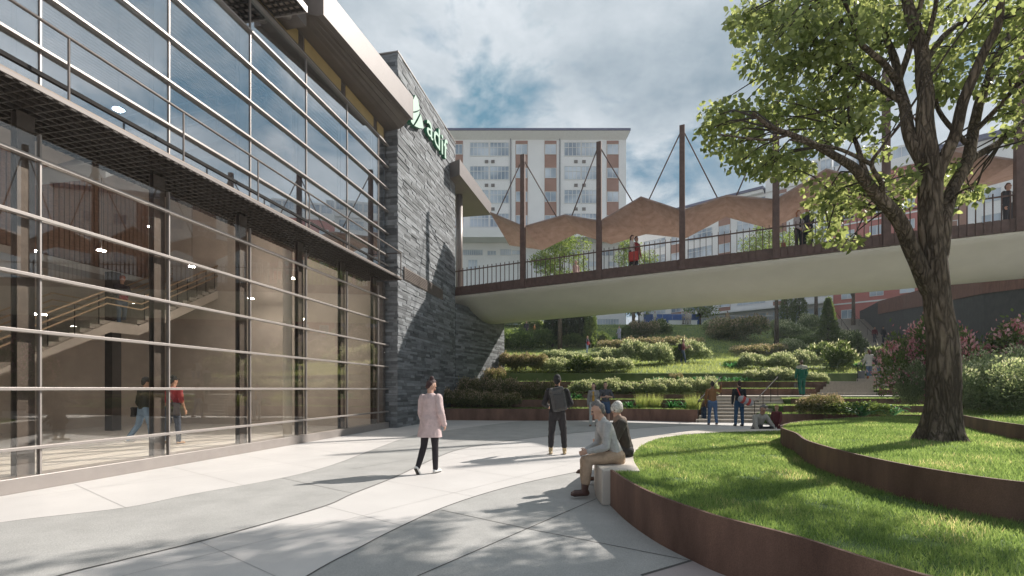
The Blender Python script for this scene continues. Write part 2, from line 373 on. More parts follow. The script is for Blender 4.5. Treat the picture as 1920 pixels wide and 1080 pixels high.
for i in range(9):
    for (u0,h0,u1,h1) in ((s_bot,0,sb,LAND),(sc_,LAND,s_top,UPF)):
        t = (i+.5)/9; s = u0+(u1-u0)*t; h = h0+(h1-h0)*t
        b.bar(FC(s,O1,h+.06), FC(s,O1,h+.98), .018)
b.build('stair_posts', M_dark, st)
for px_, o_ in ((212,-8.8),(405,-8.8)):
    s = FP(px_,700,o_)[0]; MB().fbox(s-.16,s+.16,o_-.16,o_+.16,.03,5.6).build('inner_column', pm('inner_column',(.05,.042,.038),.5,.2,6), st)
s = FP(539,700,-1.3)[0]; b = MB(); b.tube([FC(s,-1.3,.03),FC(s,-1.3,11.2)], .13, 20); b.build('round_column', pm('white_column',(.55,.52,.49),.5,.05), st, smooth=True)
LAMP = emis('lamp_glow',(1,.95,.88),140)
# upper stair seen through the reflective panes
p0, p1 = FP(330,125,-3), FP(470,20,-3)
b = MB(); 
def ramp(b, s0,h0,s1,h1,oa,ob,lo,hi): b.hexa([FC(s0,ob,h0+lo),FC(s1,ob,h1+lo),FC(s1,oa,h1+lo),FC(s0,oa,h0+lo),FC(s0,ob,h0+hi),FC(s1,ob,h1+hi),FC(s1,oa,h1+hi),FC(s0,oa,h0+hi)])
ramp(b,3.0,6.4,8.2,10.4,-4.6,-2.6,-.2,.15); b.build('upper_stair', pm('slab_white',(.5,.48,.46)), st)
b = MB()
for dh in (.45,.75,1.05): ramp(b,3.0,6.4,8.2,10.4,-2.66,-2.62,dh,dh+.04)
for i in range(6): s=3.1+i; h=6.4+(s-3)*.77; b.fbox(s,s+.05,-2.66,-2.62,h+.1,h+1.09)
b.build('upper_stair_railing', M_lightmetal, st)
for px_, py_, o_ in ((222,206,-2.0),(683,294,-1.6),(75,590,-3.2),(288,592,-3.2),(286,426,-3),(565,598,-2.5),(548,522,-2.5),(190,470,-5.5),(360,500,-5.5),(470,560,-5),(620,610,-4),(60,470,-5),(640,560,-2.2)):  # later entries are extra lamps, added to brighten the hall
    s, h = FP(px_,py_,o_); b = MB(); b.tube([FC(s,o_,h),FC(s,o_,h+.012)], .1, 16); lp_ = b.build('pendant_or_fill_lamp', LAMP, st); MB().tube([FC(s,o_,h+.014),FC(s,o_,11.18)], .006, 5).build('lamp_cord', M_dark, lp_)
# walkway: grating soffit, edge beam, railing
SW = FP(754,524,.72)[0]; WO = .72; GH = 5.6
b = MB(); step = .155; i = 0
while S0+i*step < SW: b.fbox(S0+i*step, S0+i*step+.018, -.95, WO-.03, GH, GH+.07); i += 1
j = 0
while -.93+j*step < WO-.05: b.fbox(S0, SW, -.93+j*step, -.93+j*step+.018, GH+.004, GH+.066); j += 1
b.build('walkway_grating', M_grating, st)
MB().fbox(S0,SW,-1.0,WO-.035,GH+.075,GH+.10).build('walkway_deck', pm('walkway_tray',(.30,.245,.205),.7,.15,6), st)
MB().fbox(S0,SW+.03,WO-.03,WO,GH+.0,GH+.06).build('walkway_edge', M_bronze, st)
MB().fbox(SW,SW+.03,-.05,WO-.032,GH+.0,GH+.06).build('walkway_edge', M_bronze, st)
b = MB(); rt = FP(200,80+76,WO-.05)  
RT = 6.62
b.tube([FC(S0,WO-.05,RT),FC(SW,WO-.05,RT),FC(SW,0.02,RT)], .024, 8); b.build('walkway_handrail', M_column, st, smooth=True)
for pxp in (-140,129,344,484,580,654,711):
    s = FP(pxp,150,WO-.05)[0]; b = MB(); b.tube([FC(s,WO-.05,GH+.1),FC(s,WO-.05,RT)], .017, 8); b.build('railing_post', M_column, st)
MB().fbox(SW-.03,SW,WO-.06,WO-.03,GH+.1,RT).build('railing_post', M_column, st)
MB().fbox(S0,SW-.3,.30,.36,6.02,6.08).build('walkway_rail', M_dark, st)
# roof: clerestory, top beam, sunshade grating, curved overhang
b = MB(); b.fbox(S0,S1-.02,-.06,.03,10.87,10.93); b.build('top_beam', M_column, st)
M_ochre = pm('ochre_panel', (.46,.33,.15), .6, .08, 3)
for k in range(-3,6):
    a, c = k*BAY+.02, (k+1)*BAY-.28
    if c > S1: c = S1-.25
    MB().fbox(a,c,-.075,-.05,10.94,11.40).build('clerestory_panel', M_ochre, st)
(sg,hg) = FP(510,35,0); b = MB(); i = 0
while S0+i*.16 < sg: b.fbox(S0+i*.16,S0+i*.16+.02,.06,.95,10.92,10.98); i += 1
for j in range(6): b.fbox(S0,sg,.07+j*.16,.09+j*.16,10.924,10.976)
b.build('sunshade_grating', M_grating, st); MB().fbox(S0,sg,.06,.95,10.985,11.0).build('sunshade_tray', pm('walkway_tray',(.16,.13,.11)), st)
b = MB(); b.fbox(S0,sg+.03,.95,.985,10.9,11.06); b.fbox(sg,sg+.03,.06,.949,10.9,11.06); b.build('sunshade_edge', M_lightmetal, st)
def overhang(name, sA, sB, hA, hB, topA, topB, part=True):
    prof = [(-.05,0),(.10,0),(.28,.03),(.48,.16),(.66,.45),(.80,.85),(.86,1.08),(.87,1.0),(1.04,1.0)]
    rows = []
    for (s,h,tp) in ((sA,hA,topA),(sB,hB,topB)):
        rows.append([FC(s,p[0],11.42+(h-11.42)*p[1]) for p in prof]+[FC(s,1.04,tp),FC(s,-.05,tp+.02)])
    b = MB(); n = len(rows[0]); b.add(rows[0]+rows[1], [(i,(i+1)%n,n+(i+1)%n,n+i) for i in range(n)]+[tuple(range(n-1,-1,-1)),tuple(range(n,2*n))])
    o = b.build(name, [M_soffitdark, M_bronze], st)
    for f in o.data.polygons:
        c = f.center-F0; oo = c.dot(FN)
        if oo > 1.0 or f.center.z > hA+.3: f.material_index = 1
    return o
sA = FP(604,28,1.0)[0]; sB = S1+.02; 
overhang('roof_overhang', sA, sB, 11.30, 11.76, 12.10, 12.62)
b = MB(); b.fbox(sA-1.1,sA-.02,-.05,.55,11.05,12.3); b.build('roof_gable', M_soffitdark, st)
b = MB(); b.tube([FC(sA-.55,.35,10.95),FC(sA-.55,.35,11.6)], .12, 14); b.build('downpipe', M_lightmetal, st, smooth=True)

# ================================================================== STONE WALL (slate cladding laid stone by stone)
def cladding(b, org, u, n, L, H, rng, rh=(.07,.15), ln=(.3,1.1), pr=.035, hcut=None):
    z = 0.0
    while z < H-.02:
        r = min(rng.uniform(*rh), H-z); x = -rng.uniform(0,.3)
        while x < L:
            l = rng.uniform(*ln); a, c = max(0,x), min(L,x+l); x += l
            if c-a < .02: continue
            d = rng.uniform(.0,pr); g = .004
            def q(s,o_,h): return org+u*s+n*o_+Vector((0,0,h))
            b.cur = rng.random()
            b.hexa([q(a+g,d,z+g),q(c-g,d,z+g),q(c-g,-.05,z+g),q(a+g,-.05,z+g),q(a+g,d,z+r-g),q(c-g,d,z+r-g),q(c-g,-.05,z+r-g),q(a+g,-.05,z+r-g)])
        z += r
cr = random.Random(3)
SO = .40; S2 = FP(853,540,SO)[0]; HW = 14.4
sw = thing('stone_wall', 'tall grey slate clad wall closing the glass hall, carrying green lettering', 'wall', FC(S1,SO,0))
MB().fbox(S1+.04,S2,-.5,SO-.05,0,HW-.05).build('wall_core', pm('wall_core',(.06,.06,.06),.9), sw)
b = MB(); cladding(b, FC(S1,SO,0), FU, FN, S2-S1, HW, cr); cladding(b, FC(S1,-.5,0), FN, -FU, SO+.5, HW, cr, ln=(.4,.9)); b.build('slate_cladding', M_slate, sw)
MB().fbox(S1-.05,S2+.02,-.52,SO+.05,HW,HW+.04).build('coping', M_lightmetal, sw)
# louvre
(l0,lh0),(l1,lh1) = FP(758,515,SO+.05), FP(829,551,SO+.05); lh = (lh0+lh1)/2
b = MB()
for i in range(7): b.fbox(l0,l1,SO+.045,SO+.075,lh-.2+i*.065,lh-.2+i*.065+.035)
b.fbox(l0-.03,l0,SO+.03,SO+.08,lh-.24,lh+.27); b.fbox(l1,l1+.03,SO+.03,SO+.08,lh-.24,lh+.27); b.fbox(l0,l1,SO+.03,SO+.046,lh-.24,lh+.27)
b.build('louvre', pm('louvre_bronze',(.16,.13,.115),.5), sw)
# lower abutment wall turning under the bridge
A0 = FC(S2,SO,0); A1 = Vector((-.50,30.2,0)); au = (A1-A0).normalized(); an = Vector((au.y,-au.x,0)); AL = (A1-A0).length
ab = thing('abutment_wall', 'lower slate clad wall curving in under the end of the bridge', 'wall', A0)
b = MB(); cladding(b, A0+au*.03, au, an, AL-.03, 6.0, cr); b.build('slate_cladding', M_slate, ab)
b = MB(); b.hexa([A0+au*.03-an*.05, A1-an*.05, A1-an*1.6, A0+au*.03-an*1.6]+[p+Vector((0,0,5.98)) for p in (A0+au*.03-an*.05, A1-an*.05, A1-an*1.6, A0+au*.03-an*1.6)]); b.build('wall_core', pm('wall_core',(.06,.06,.06)), ab)
b = MB(); cladding(b, A1-an*1.6, an, au, 1.6, 6.0, cr); b.build('slate_cladding', pm('slate_sunlit',(.30,.30,.295),.75,.3,3,.4,30,tint=.4), ab)  # end face: sunlit look put into a paler slate colour
# sign: mark and letters
M_green = pm('sign_green', (.40,.56,.45), .4, .04, 3); M_greens = pm('sign_green_side', (.02,.16,.08), .5, .1)
lg = thing('wall_sign', 'pale green raised letters adif with a leaf like triangular mark on the slate wall', 'sign', FC(FP(800,240,SO)[0],SO,12.5))
def facade_mesh(name, polys, o0, o1, parent):
    b = MB(); cap = []
    for poly in polys:
        n = len(poly); base = len(b.f)
        b.add([FC(s,o1,h) for s,h in poly]+[FC(s,o0,h) for s,h in poly], [tuple(range(n))]+[(i,(i+1)%n,n+(i+1)%n,n+i) for i in range(n)]); cap.append(base)
    me = b.mesh(name, fix=False); ob = obj(name, me, [M_greens, M_green], parent)
    for c in cap: me.polygons[c].material_index = 1
    bm = bmesh.new(); bm.from_mesh(me); bmesh.ops.recalc_face_normals(bm, faces=bm.faces); bm.to_mesh(me); bm.free()
    return ob
def fpx(pts, o): return [FP(x,y,o) for x,y in pts]
OS = SO+.24
up = fpx([(779,178),(784,187),(787,205),(780,208),(773,209),(772.5,200),(775,187)], OS)
mid = fpx([(772.5,212),(780,211),(787,207.5),(785,216),(779,227),(775,234),(771,229),(770,222)], OS)
low = fpx([(789,214),(792,226),(794.5,241),(786,240),(777,236),(783,227)], OS)
for q in (up, mid, low): facade_mesh('sign_mark', [q], SO+.03, OS, lg)
tcu = bpy.data.curves.new('adif', 'FONT'); tcu.body = 'adif'; tcu.extrude = .07; tcu.size = 1.0; tcu.offset = .004; tcu.resolution_u = 4
to = bpy.data.objects.new('tmp', tcu); COL.objects.link(to); bpy.context.view_layer.update()
me = bpy.data.meshes.new_from_object(to.evaluated_get(bpy.context.evaluated_depsgraph_get())); bpy.data.objects.remove(to)
xs = [v.co.x for v in me.vertices]; ys = [v.co.y for v in me.vertices]
ts0, ts1 = FP(801,255,SO+.2)[0], FP(840,285,SO+.2)[0]; wd = max(xs)-min(xs); hy = max(ys)-min(ys); hh = 1.0; hb_ = 12.62
for v in me.vertices:
    p = FC(ts0+(v.co.x-min(xs))/wd*(ts1-ts0), SO+.12+v.co.z, hb_+(v.co.y-min(ys))/hy*hh); v.co = p
to = obj('sign_letters', me, [M_greens, M_green], lg)
for f in me.polygons: f.material_index = 1 if f.normal.dot(FN) > .9 else 0
# roof continuing beyond the slate wall
se = FP(862,332,1.04)[0]; sf = FP(921,400,1.04)[0]
er = thing('entrance_roof', 'bronze roof edge sheltering the end of the bridge behind the slate wall', 'roof', FC(se,0,0))
b = MB(); q0, q1, q2, q3 = (1.04,12.17,12.95,se),(1.04,12.45,13.2,sf),(-1.6,12.45,13.2,sf),(-1.6,12.17,12.95,S2+.05)
b.hexa([FC(q[3],q[0],q[1]) for q in (q0,q1,q2,q3)]+[FC(q[3],q[0],q[2]) for q in (q0,q1,q2,q3)])
o = b.build('roof_plate', [M_bronze, M_soffitdark], er)
for f in o.data.polygons:
    if f.normal.z < -.5: f.material_index = 1
b = MB(); c_ = P(861,450,26.6); b.tube([(c_.x,c_.y,6.7),(c_.x,c_.y,12.2)], .19, 20); b.build('column', pm('entrance_column',(.22,.19,.175),.45,.1,metal=.3), er, smooth=True)
# ================================================================== FOOTBRIDGE
B0 = Vector((-3.02, 25.4, 0)); BU = Vector((.923, -.385, 0)).normalized(); BN = Vector((.385, .923, 0)).normalized()
def BT(x): # distance along the bridge's near edge seen at photo column x
    a = (x-960)/FPX; return (a*B0.y-B0.x)/(BU.x-a*BU.y)
def deck(t): return 6.83+t*.0265
def BC(t, o, h): return B0+BU*t+BN*o+Vector((0,0,h))
BL0, BL1 = -.35, 33.0; BW = 6.6
br = thing('footbridge', 'long footbridge with white curved underside and rusty brown fascia crossing above the plaza', 'bridge', BC(0,0,deck(0)))
# hull
prof = [(.06,-.42),(.10,-.50),(.5,-.62),(1.1,-.86),(1.8,-1.18),(2.6,-1.42),(3.4,-1.50),(4.2,-1.42),(5.0,-1.18),(5.7,-.86),(6.2,-.62),(6.5,-.50),(6.54,-.42)]
def hull(t, k=1.0): return [BC(t,o,deck(t)-.42+(h+.42)*k) for o,h in prof]
b = MB(); rows = [hull(BL0+(BL1-BL0)*i/24, 1.0) for i in range(25)]
b.grid(rows); n = len(prof); b.f += [tuple(range(n)), tuple(24*n+i for i in range(n-1,-1,-1))]
me = b.mesh('hull', smooth=True); obj('hull', me, M_soffit, br)
b = MB(); b.hexa([BC(BL0,.05,deck(BL0)-.40),BC(BL1,.05,deck(BL1)-.40),BC(BL1,BW-.05,deck(BL1)-.40),BC(BL0,BW-.05,deck(BL0)-.40),BC(BL0,.05,deck(BL0)-.02),BC(BL1,.05,deck(BL1)-.02),BC(BL1,BW-.05,deck(BL1)-.02),BC(BL0,BW-.05,deck(BL0)-.02)])
b.build('deck', M_conc, br)
def fascia(o_, nm):
    b = MB(); t = BL0
    while t < BL1:
        t2 = min(t+.235, BL1)
        b.hexa([BC(t,o_,deck(t)-.41),BC(t2-.05,o_,deck(t2)-.41),BC(t2-.05,o_+.045,deck(t2)-.41),BC(t,o_+.045,deck(t)-.41),BC(t,o_,deck(t)+.04),BC(t2-.05,o_,deck(t2)+.04),BC(t2-.05,o_+.045,deck(t2)+.04),BC(t,o_+.045,deck(t)+.04)])
        t = t2
    b.hexa([BC(BL0,o_+.02,deck(BL0)-.4),BC(BL1,o_+.02,deck(BL1)-.4),BC(BL1,o_+.05,deck(BL1)-.4),BC(BL0,o_+.05,deck(BL0)-.4),BC(BL0,o_+.02,deck(BL0)+.03),BC(BL1,o_+.02,deck(BL1)+.03),BC(BL1,o_+.05,deck(BL1)+.03),BC(BL0,o_+.05,deck(BL0)+.03)])
    b.build(nm, M_bridgebrown, br)
fascia(-.03,'fascia'); fascia(BW-.02,'fascia')
PXP = [980,1123,1279,1455,1662,1912]; PT = [BT(x) for x in PXP]; PT.append(PT[-1]+4.6)
TOPS = [P(x,y,B0.y+BU.y*t).z for x,y,t in ((980,290,PT[0]),(1123,266,PT[1]),(1279,235,PT[2]),(1455,190,PT[3]),(1662,128,PT[4]))]+[14.6,15.0]
balm = {}
ends = [BL0]+PT
for i in range(len(ends)-1):
    t0, t1 = ends[i]+.13*(i>0), ends[i+1]-.13
    b = MB(); b.bar(BC(t0,.05,deck(t0)+.88),BC(t1,.05,deck(t1)+.88),.05,.05); r = b.build('railing', M_bridgebrown, br)
    n = max(2,round((t1-t0)/.235))
    for k in range(n):
        t = t0+(t1-t0)*(k+.5)/n
        if i < 6: MB().bar(BC(t,-.01,deck(t)-.02),BC(t,-.01,deck(t)+1.0),.024,.05,up=BN).build('baluster', M_bridgebrown, r)
# far railing
b = MB(); b.bar(BC(BL0,BW-.1,deck(BL0)+.95),BC(BL1,BW-.1,deck(BL1)+.95),.05); b.build('far_handrail', M_bridgebrown, br)
b = MB(); t = BL0
while t < BL1: b.bar(BC(t,BW-.1,deck(t)),BC(t,BW-.1,deck(t)+1.0),.022); t += .25
tag(b.build('far_balusters', M_bridgebrown, br), kind='stuff')
for t, tp in zip(PT, TOPS):
    p = MB(); M = Matrix(((BU.x,BN.x,0),(BU.y,BN.y,0),(0,0,1)))
    p.hexa([BC(t-.125,-.09,deck(t)-.42),BC(t+.125,-.09,deck(t)-.42),BC(t+.125,.15,deck(t)-.42),BC(t-.125,.15,deck(t)-.42),BC(t-.11,-.07,tp),BC(t+.11,-.07,tp),BC(t+.11,.12,tp),BC(t-.11,.12,tp)])
    p.build('pylon', M_bridgebrown, br, bevel=.01)
# canopy: one folded plate, valleys at the pylons, ridges between
cn = thing('bridge_canopy', 'folded zigzag rusty roof hanging over the footbridge on steel rods', 'canopy', BC(PT[1],.2,9.4))
def nearh(x,y): t = BT(x); return t, P(x,y,B0.y+BU.y*t).z
near = [nearh(916,397),nearh(980,424),nearh(1057,402),nearh(1123,414),nearh(1200.7,368),nearh(1279,394),nearh(1363,365),nearh(1455,373),nearh(1551,315),nearh(1662,345),nearh(1790,280),nearh(1912,298)]
tl, hl = near[-1]; near += [(tl+2.3,hl+.9),(tl+4.6,hl+.2)]
CW = 4.1
farh = []
fx = [(955,460),(1017,469),(1081,438),(1146,458),(1211,439),(1286,447),(1361,407),(1446,430),(1535,385),(1625,398),(1737,420),(1880,395)]
F_B0 = B0+BN*CW
def farp(x,y):
    a = (x-960)/FPX; t = (a*F_B0.y-F_B0.x)/(BU.x-a*BU.y); return t, P(x,y,F_B0.y+BU.y*t).z
far = [farp(*q) for q in fx[:10]]+[(near[10][0]+.2,near[10][1]-.2),(near[11][0]+.2,near[11][1]+.4),(near[12][0],near[12][1]-.1),(near[13][0],near[13][1])]
rows_n = [BC(t,.18,h) for t,h in near]; rows_f = [BC(t,CW,h) for t,h in far]
b = MB(); m = len(rows_n); th = Vector((0,0,.07))
vs = rows_n+rows_f+[p+th for p in rows_n]+[p+th for p in rows_f]
fs = []
for i in range(m-1):
    fs += [(i,i+1,m+i+1),(i,m+i+1,m+i),(2*m+i,2*m+i+1,3*m+i+1),(2*m+i,3*m+i+1,3*m+i),(i,i+1,2*m+i+1,2*m+i),(m+i,m+i+1,3*m+i+1,3*m+i)]
fs += [(0,m,3*m,2*m),(m-1,2*m-1,4*m-1,3*m-1)]
b.add(vs, fs); b.build('folded_plate', M_cortenl, cn)
for i,(t,tp) in enumerate(zip(PT,TOPS)):
    v = 1+2*i
    for side in (-1,1):
        j = v+side
        if j >= len(near): continue
        (ta,ha),(tb_,hb2) = near[v], near[j]; f = .80
        b = MB(); b.tube([BC(t+side*.1,.03,tp-.35), BC(ta+(tb_-ta)*f,.22,ha+(hb2-ha)*f+.06)], .028, 8); b.build('tie_rod', M_bridgebrown, cn, smooth=True)
# ================================================================== TERRAIN
KN = [(28.0,2.40),(29.2,2.42),(33,3.2),(40,4.0),(48,5.0),(57,7.6),(66,10.35),(70,10.6),(400,10.6)]
def hz(x, y):
    for (a,ha_),(c,hc_) in zip(KN, KN[1:]):
        if y <= c: 
            t = max(0,(y-a)/(c-a)); t2 = t; h = ha_+(hc_-ha_)*t2; break
    else: h = 10.6
    if 30 < y < 65: h += .16*mnoise.noise(Vector((x*.12,y*.12,0)))*min(1,(y-30)/3)*min(1,(65-y)/3)
    return h
def HP(x, y): # photo pixel -> point on the hill
    d = 29.0
    while d < 120:
        p = P(x,y,d)
        if p.z <= hz(p.x,d): return Vector((p.x,d,hz(p.x,d)))
        d += .05
    return P(x,y,66)
def M_grassbase(nm, c1, c2, sc): return pm(nm, c1, .9, base2=c2, scale=sc, bump=.6, bscale=25, detail=8, fine=.3)
M_hill = M_grassbase('hill_lawn', (.08,.125,.035), (.17,.21,.075), 1.1)
M_turf = M_grassbase('turf_base', (.05,.10,.02), (.10,.16,.04), 3)
ys_ = [28.6+i*.8 for i in range(47)]+[66.5,68,70,80,120,400]
xs_ = [-70+i*2.0 for i in range(24)]+[-22+i*.9 for i in range(82)]+[52+i*6 for i in range(30)]
b = MB(); b.grid([[(x,28.58,-.2) for x in xs_]]+[[(x,y,hz(x,y)) for x in xs_] for y in ys_])
o = b.build('hillside', M_hill, smooth=True, fix=False); tag(o, kind='structure')
if o.data.polygons[-1].normal.z < 0: o.data.flip_normals()
sheet('street', [(-70,70.5),(200,70.5),(200,76),(-70,76)], 10.606, pm('asphalt',(.06,.06,.06),.85,.15))
# path crossing the slope
pth = [HP(x,y) for x,y in ((1085,667),(1110,667),(1150,664),(1215,660))]
b = MB(); vs=[]
for p in pth: vs += [(p.x,p.y-.8,p.z+.06),(p.x,p.y+1.3,hz(p.x,p.y+1.3)+.06)]
b.add(vs,[(i*2,i*2+2,i*2+3,i*2+1) for i in range(len(pth)-1)]); tag(b.build('path', pm('path_pink',(.42,.35,.32),.8,.08), fix=False), kind='structure')

# ================================================================== TERRACES (corten edging, planting strips)
def terrace(path, h, z0, label, depth, group='corten edged planting terraces', back=None, name='terrace'):
    t = thing(name, label, 'terrace', (*path[len(path)//2],0), group)
    sp = [(p.x,p.y) for p in smooth_path([(x,y,0) for x,y in path], 6)] if len(path) > 2 else path
    MB().wall(sp, .035, z0, h+.012).build('corten_edging', M_corten, t)
    inn = offset(sp, .036); bk = back or [(x+0,y+depth) for x,y in sp]
    MB().prism(inn+bk[::-1], z0-.05, h-.02).build('planting_bed', M_turf, t)
    return t
terrace([(-3.5,22.95),(1.0,22.55),(4,22.75),(6.05,22.6),(8.3,21.5)], .55, 0, 'lowest long rusty edged planting terrace along the back of the plaza', 1.6)
terrace([(-3.25,24.5),(1,24.0),(5,24.15),(7.6,23.5),(9.55,22.75)], .95, 0, 'second long rusty edged terrace from the plaza floor, left of the stairs', 1.6)
terrace([(-3.1,26),(1,25.4),(5,25.4),(8,25.0),(10.35,24.05)], 1.2, 0, 'third long rusty edged terrace from the plaza floor, planted with pale shrubs', 1.4)
terrace([(-2.4,26.9),(3,26.55),(8,26.3),(16.6,26.2)], 1.5, .9, 'fourth rusty edged terrace, directly behind the stair landing', 1.1)
terrace([(-2.2,27.6),(3,27.4),(8,27.3),(17.9,27.3)], 1.9, 1.2, 'fifth rusty edged terrace with the pale hedge on top', 1.9)
terrace([(-1.6,29.3),(3,29.15),(10,29.15),(20.6,28.9)], 2.43, 1.6, 'topmost rusty edging holding back the sloping lawn', .6)
for pth_, h, l in (([(10.95,20.0),(14,19.7),(22,18.5)],.44,'lowest rusty edged terrace right of the lower stairs'),([(12.05,21.3),(15,21.2),(24,20.6)],.74,'middle rusty edged terrace right of the lower stairs'),([(13.15,22.6),(16,22.6),(26,22.2)],1.03,'upper rusty edged terrace right of the lower stairs')):
    terrace(pth_, h, 0, l, 1.5)
for pth_, h, l in (([(19.9,26.0),(27,25.6)],1.45,'lower rusty edged terrace right of the upper stairs'),([(21.4,27.2),(28,27)],1.85,'middle rusty edged terrace right of the upper stairs'),([(22.8,28.4),(29,28.2)],2.2,'upper rusty edged terrace right of the upper stairs')):
    terrace(pth_, h, 0, l, 1.4)
# ------------------------------------------------------------------ stairs
def stairs(label, bl, brr, tl_, tr, n, rails=(), name='outdoor_stairs'):
    s_ = thing(name, label, 'stairs', ((bl[0]+brr[0])/2,bl[1],bl[2]), 'outdoor stone stairs')
    L = lambda a,c,t: tuple(a[i]+(c[i]-a[i])*t for i in range(3))
    b = MB()
    for i in range(n):
        a0,a1,c0,c1 = L(bl,tl_,i/n),L(bl,tl_,(i+1)/n),L(brr,tr,i/n),L(brr,tr,(i+1)/n)
        z1 = bl[2]+(tl_[2]-bl[2])*(i+1)/n
        b.prism([(a0[0],a0[1]+.02),(c0[0],c0[1]+.02),(c1[0],c1[1]+.02),(a1[0],a1[1]+.02)], bl[2]-.6, z1-.045)
        b.prism([(a0[0]-.01,a0[1]-.02),(c0[0]+.01,c0[1]-.02),(c1[0],c1[1]+.018),(a1[0],a1[1]+.018)], z1-.045, z1)
    b.build('steps', M_step, s_)
    for f in rails:
        q = lambda t: Vector(L(L(bl,tl_,t), L(brr,tr,t), f))
        b = MB(); z = Vector((0,0,.95)); a, c = q(0), q(1); b.tube([a+z-Vector((.0,.35,0)), a+z, c+z, c+z+Vector((0,.3,0))], .022, 8); r_ = b.build('handrail', M_dark, s_, smooth=True)
        for k in range(4):
            p = q(k/3); MB().tube([p-Vector((0,0,.1)), p+z], .015, 6).build('rail_post', M_dark, r_)
    return s_
stairs('lower flight of pale stone steps rising from the plaza floor', (8.2,21.4,0),(11.2,21.1,0),(10.35,24,1.15),(13.9,24,1.15), 8, (.03,.83))
sheet2 = MB().prism([(10.36,24.01),(20.3,24.02),(20.3,26.02),(16.6,26.15),(10.0,26.4)], .3, 1.15)
tag(sheet2.build('landing', M_step), kind='structure')
stairs('second flight of pale stone steps above the landing', (16.55,26.05,1.15),(19.85,26.05,1.15),(18.5,27.7,1.93),(22,27.7,1.93), 5, (.98,))
tag(MB().prism([(18.5,27.71),(22.2,27.71),(23,28.1),(20.2,28.1)], 1.3, 1.928).build('landing', M_step), kind='structure')
stairs('third flight of pale stone steps, where the mother and child climb', (20.1,28.0,1.93),(23.2,28.0,1.93),(22.4,30,2.93),(25.2,30,2.93), 6, (.02,.97))
stairs('long middle flight climbing behind the flowering bush', (22.9,30.02,2.93),(26.0,30.02,2.93),(35.2,47,5.9),(39.3,47,5.9), 18, (.05,))
tag(MB().prism([(35.2,47.03),(39.3,47.03),(40.4,50),(35.6,50)], 4.5, 5.9).build('landing', M_step), kind='structure')
stairs('topmost steep flight of stone steps up to the street beside the dark wall', (35.6,50,5.9),(40.0,50,5.9),(41.8,62,10.45),(45.6,62,10.45), 26, (.02,.55,.97))
# ------------------------------------------------------------------ dark ramp wall
dw = thing('ramp_wall', 'tall dark concrete ramp wall with a rusty strip along its top', 'wall', (38.9,48,0))
wp = [(46.0,63.5),(45.4,62),(42.0,55),(39.2,48),(35.4,41),(31.5,34),(29.0,29.5),(27.6,25),(27.4,18),(28.5,12)]
wtop = [11.8,11.75,11.5,10.9,10.06,9.3,8.8,8.3,7.6,7.4]
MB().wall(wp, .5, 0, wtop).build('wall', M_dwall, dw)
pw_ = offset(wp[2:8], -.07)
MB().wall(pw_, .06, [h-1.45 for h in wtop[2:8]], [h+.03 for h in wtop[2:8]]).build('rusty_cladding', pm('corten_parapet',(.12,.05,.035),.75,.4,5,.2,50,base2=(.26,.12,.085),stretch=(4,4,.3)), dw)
# ================================================================== FOREGROUND PLANTERS
H1, H2, H3 = .46, .76, .96
w1 = [(1.26,6.15),(1.30,5.38),(1.405,4.70),(1.565,4.18),(1.69,3.87),(1.99,3.38),(2.16,2.94),(2.32,2.62),(2.75,2.0),(3.5,1.35),(4.8,.85),(7,.6),(10,.9),(14,2.5)]
bo = [(1.155,6.16),(1.18,6.82),(1.42,7.9),(2.28,9.65),(3.55,11.05),(4.55,11.95),(5.7,12.35),(7.4,12.5),(9.5,12.6)]
bi = [(1.63,6.10),(1.79,7.06),(2.07,8.07),(2.62,9.36),(3.32,10.4),(4.19,11.14),(5.2,11.62),(7.2,12.08),(9.5,12.2)]
sm = lambda q, n=6: [(p.x,p.y) for p in smooth_path([(x,y,0) for x,y in q], n)]
W1 = sm(w1); BO = sm(bo); BI = sm(bi)
pl = thing('lawn_planter', 'large raised lawn planter with a curved rusty steel wall in the foreground', 'planter', (5,6,0), 'curved lawn planters')
MB().wall(W1, .03, 0, H1+.005).build('corten_wall', M_corten, pl)
lawn1 = offset(W1,.031)[::-1]+[(1.285,6.155)]+BI+[(14,12),(18,9)]
MB().prism(lawn1, .02, H1-.03).build('lawn_base', M_turf, pl)
bn = thing('curved_bench', 'curved pale stone bench lining the left edge of the lawn planter', 'bench', (2,8,0))
MB().prism(BO+BI[::-1]+[(1.262,6.158)], 0.005, H1).build('seat_block', M_bench, bn, bevel=.012)
w2 = [(13,13.6),(10.4,13.2),(8.0,12.0),(6.2,10.6),(5.2,9.3),(4.72,8.0),(4.24,6.95),(4.0,6.1),(3.87,5.4),(3.82,4.65),(3.9,4.08),(4.07,3.75),(4.6,3.1),(5.6,2.5),(7.5,2.2),(10,2.6)]
W2 = sm(w2)
pl2 = thing('lawn_planter', 'upper round lawn planter where the big tree grows', 'planter', (7,7,H1), 'curved lawn planters')
MB().wall(W2, .03, H1-.25, H2+.005).build('corten_wall', M_corten, pl2)
lawn2 = offset(W2,.031)+[(16,5),(18,10),(17,13.5)]
MB().prism(lawn2, H1-.2, H2-.03).build('lawn_base', M_turf, pl2)
w3 = [(17,15.5),(13.5,14.2),(11.2,12.2),(9.6,10.4),(8.7,9.1),(7.9,7.8),(7.45,6.9),(7.3,6.1),(7.6,5.2),(8.6,4.4),(11,4.0)]
W3 = sm(w3)
pl3 = thing('shrub_planter', 'topmost rusty edged planter full of shrubs behind the big tree', 'planter', (10,9,H2), 'curved lawn planters')
MB().wall(W3, .03, H2-.25, H3+.01).build('corten_wall', M_corten, pl3)
lawn3 = offset(W3,.031)+[(18,6),(22,10),(21,16)]
MB().prism(lawn3, H2-.2, H3-.03).build('planting_bed', M_turf, pl3)
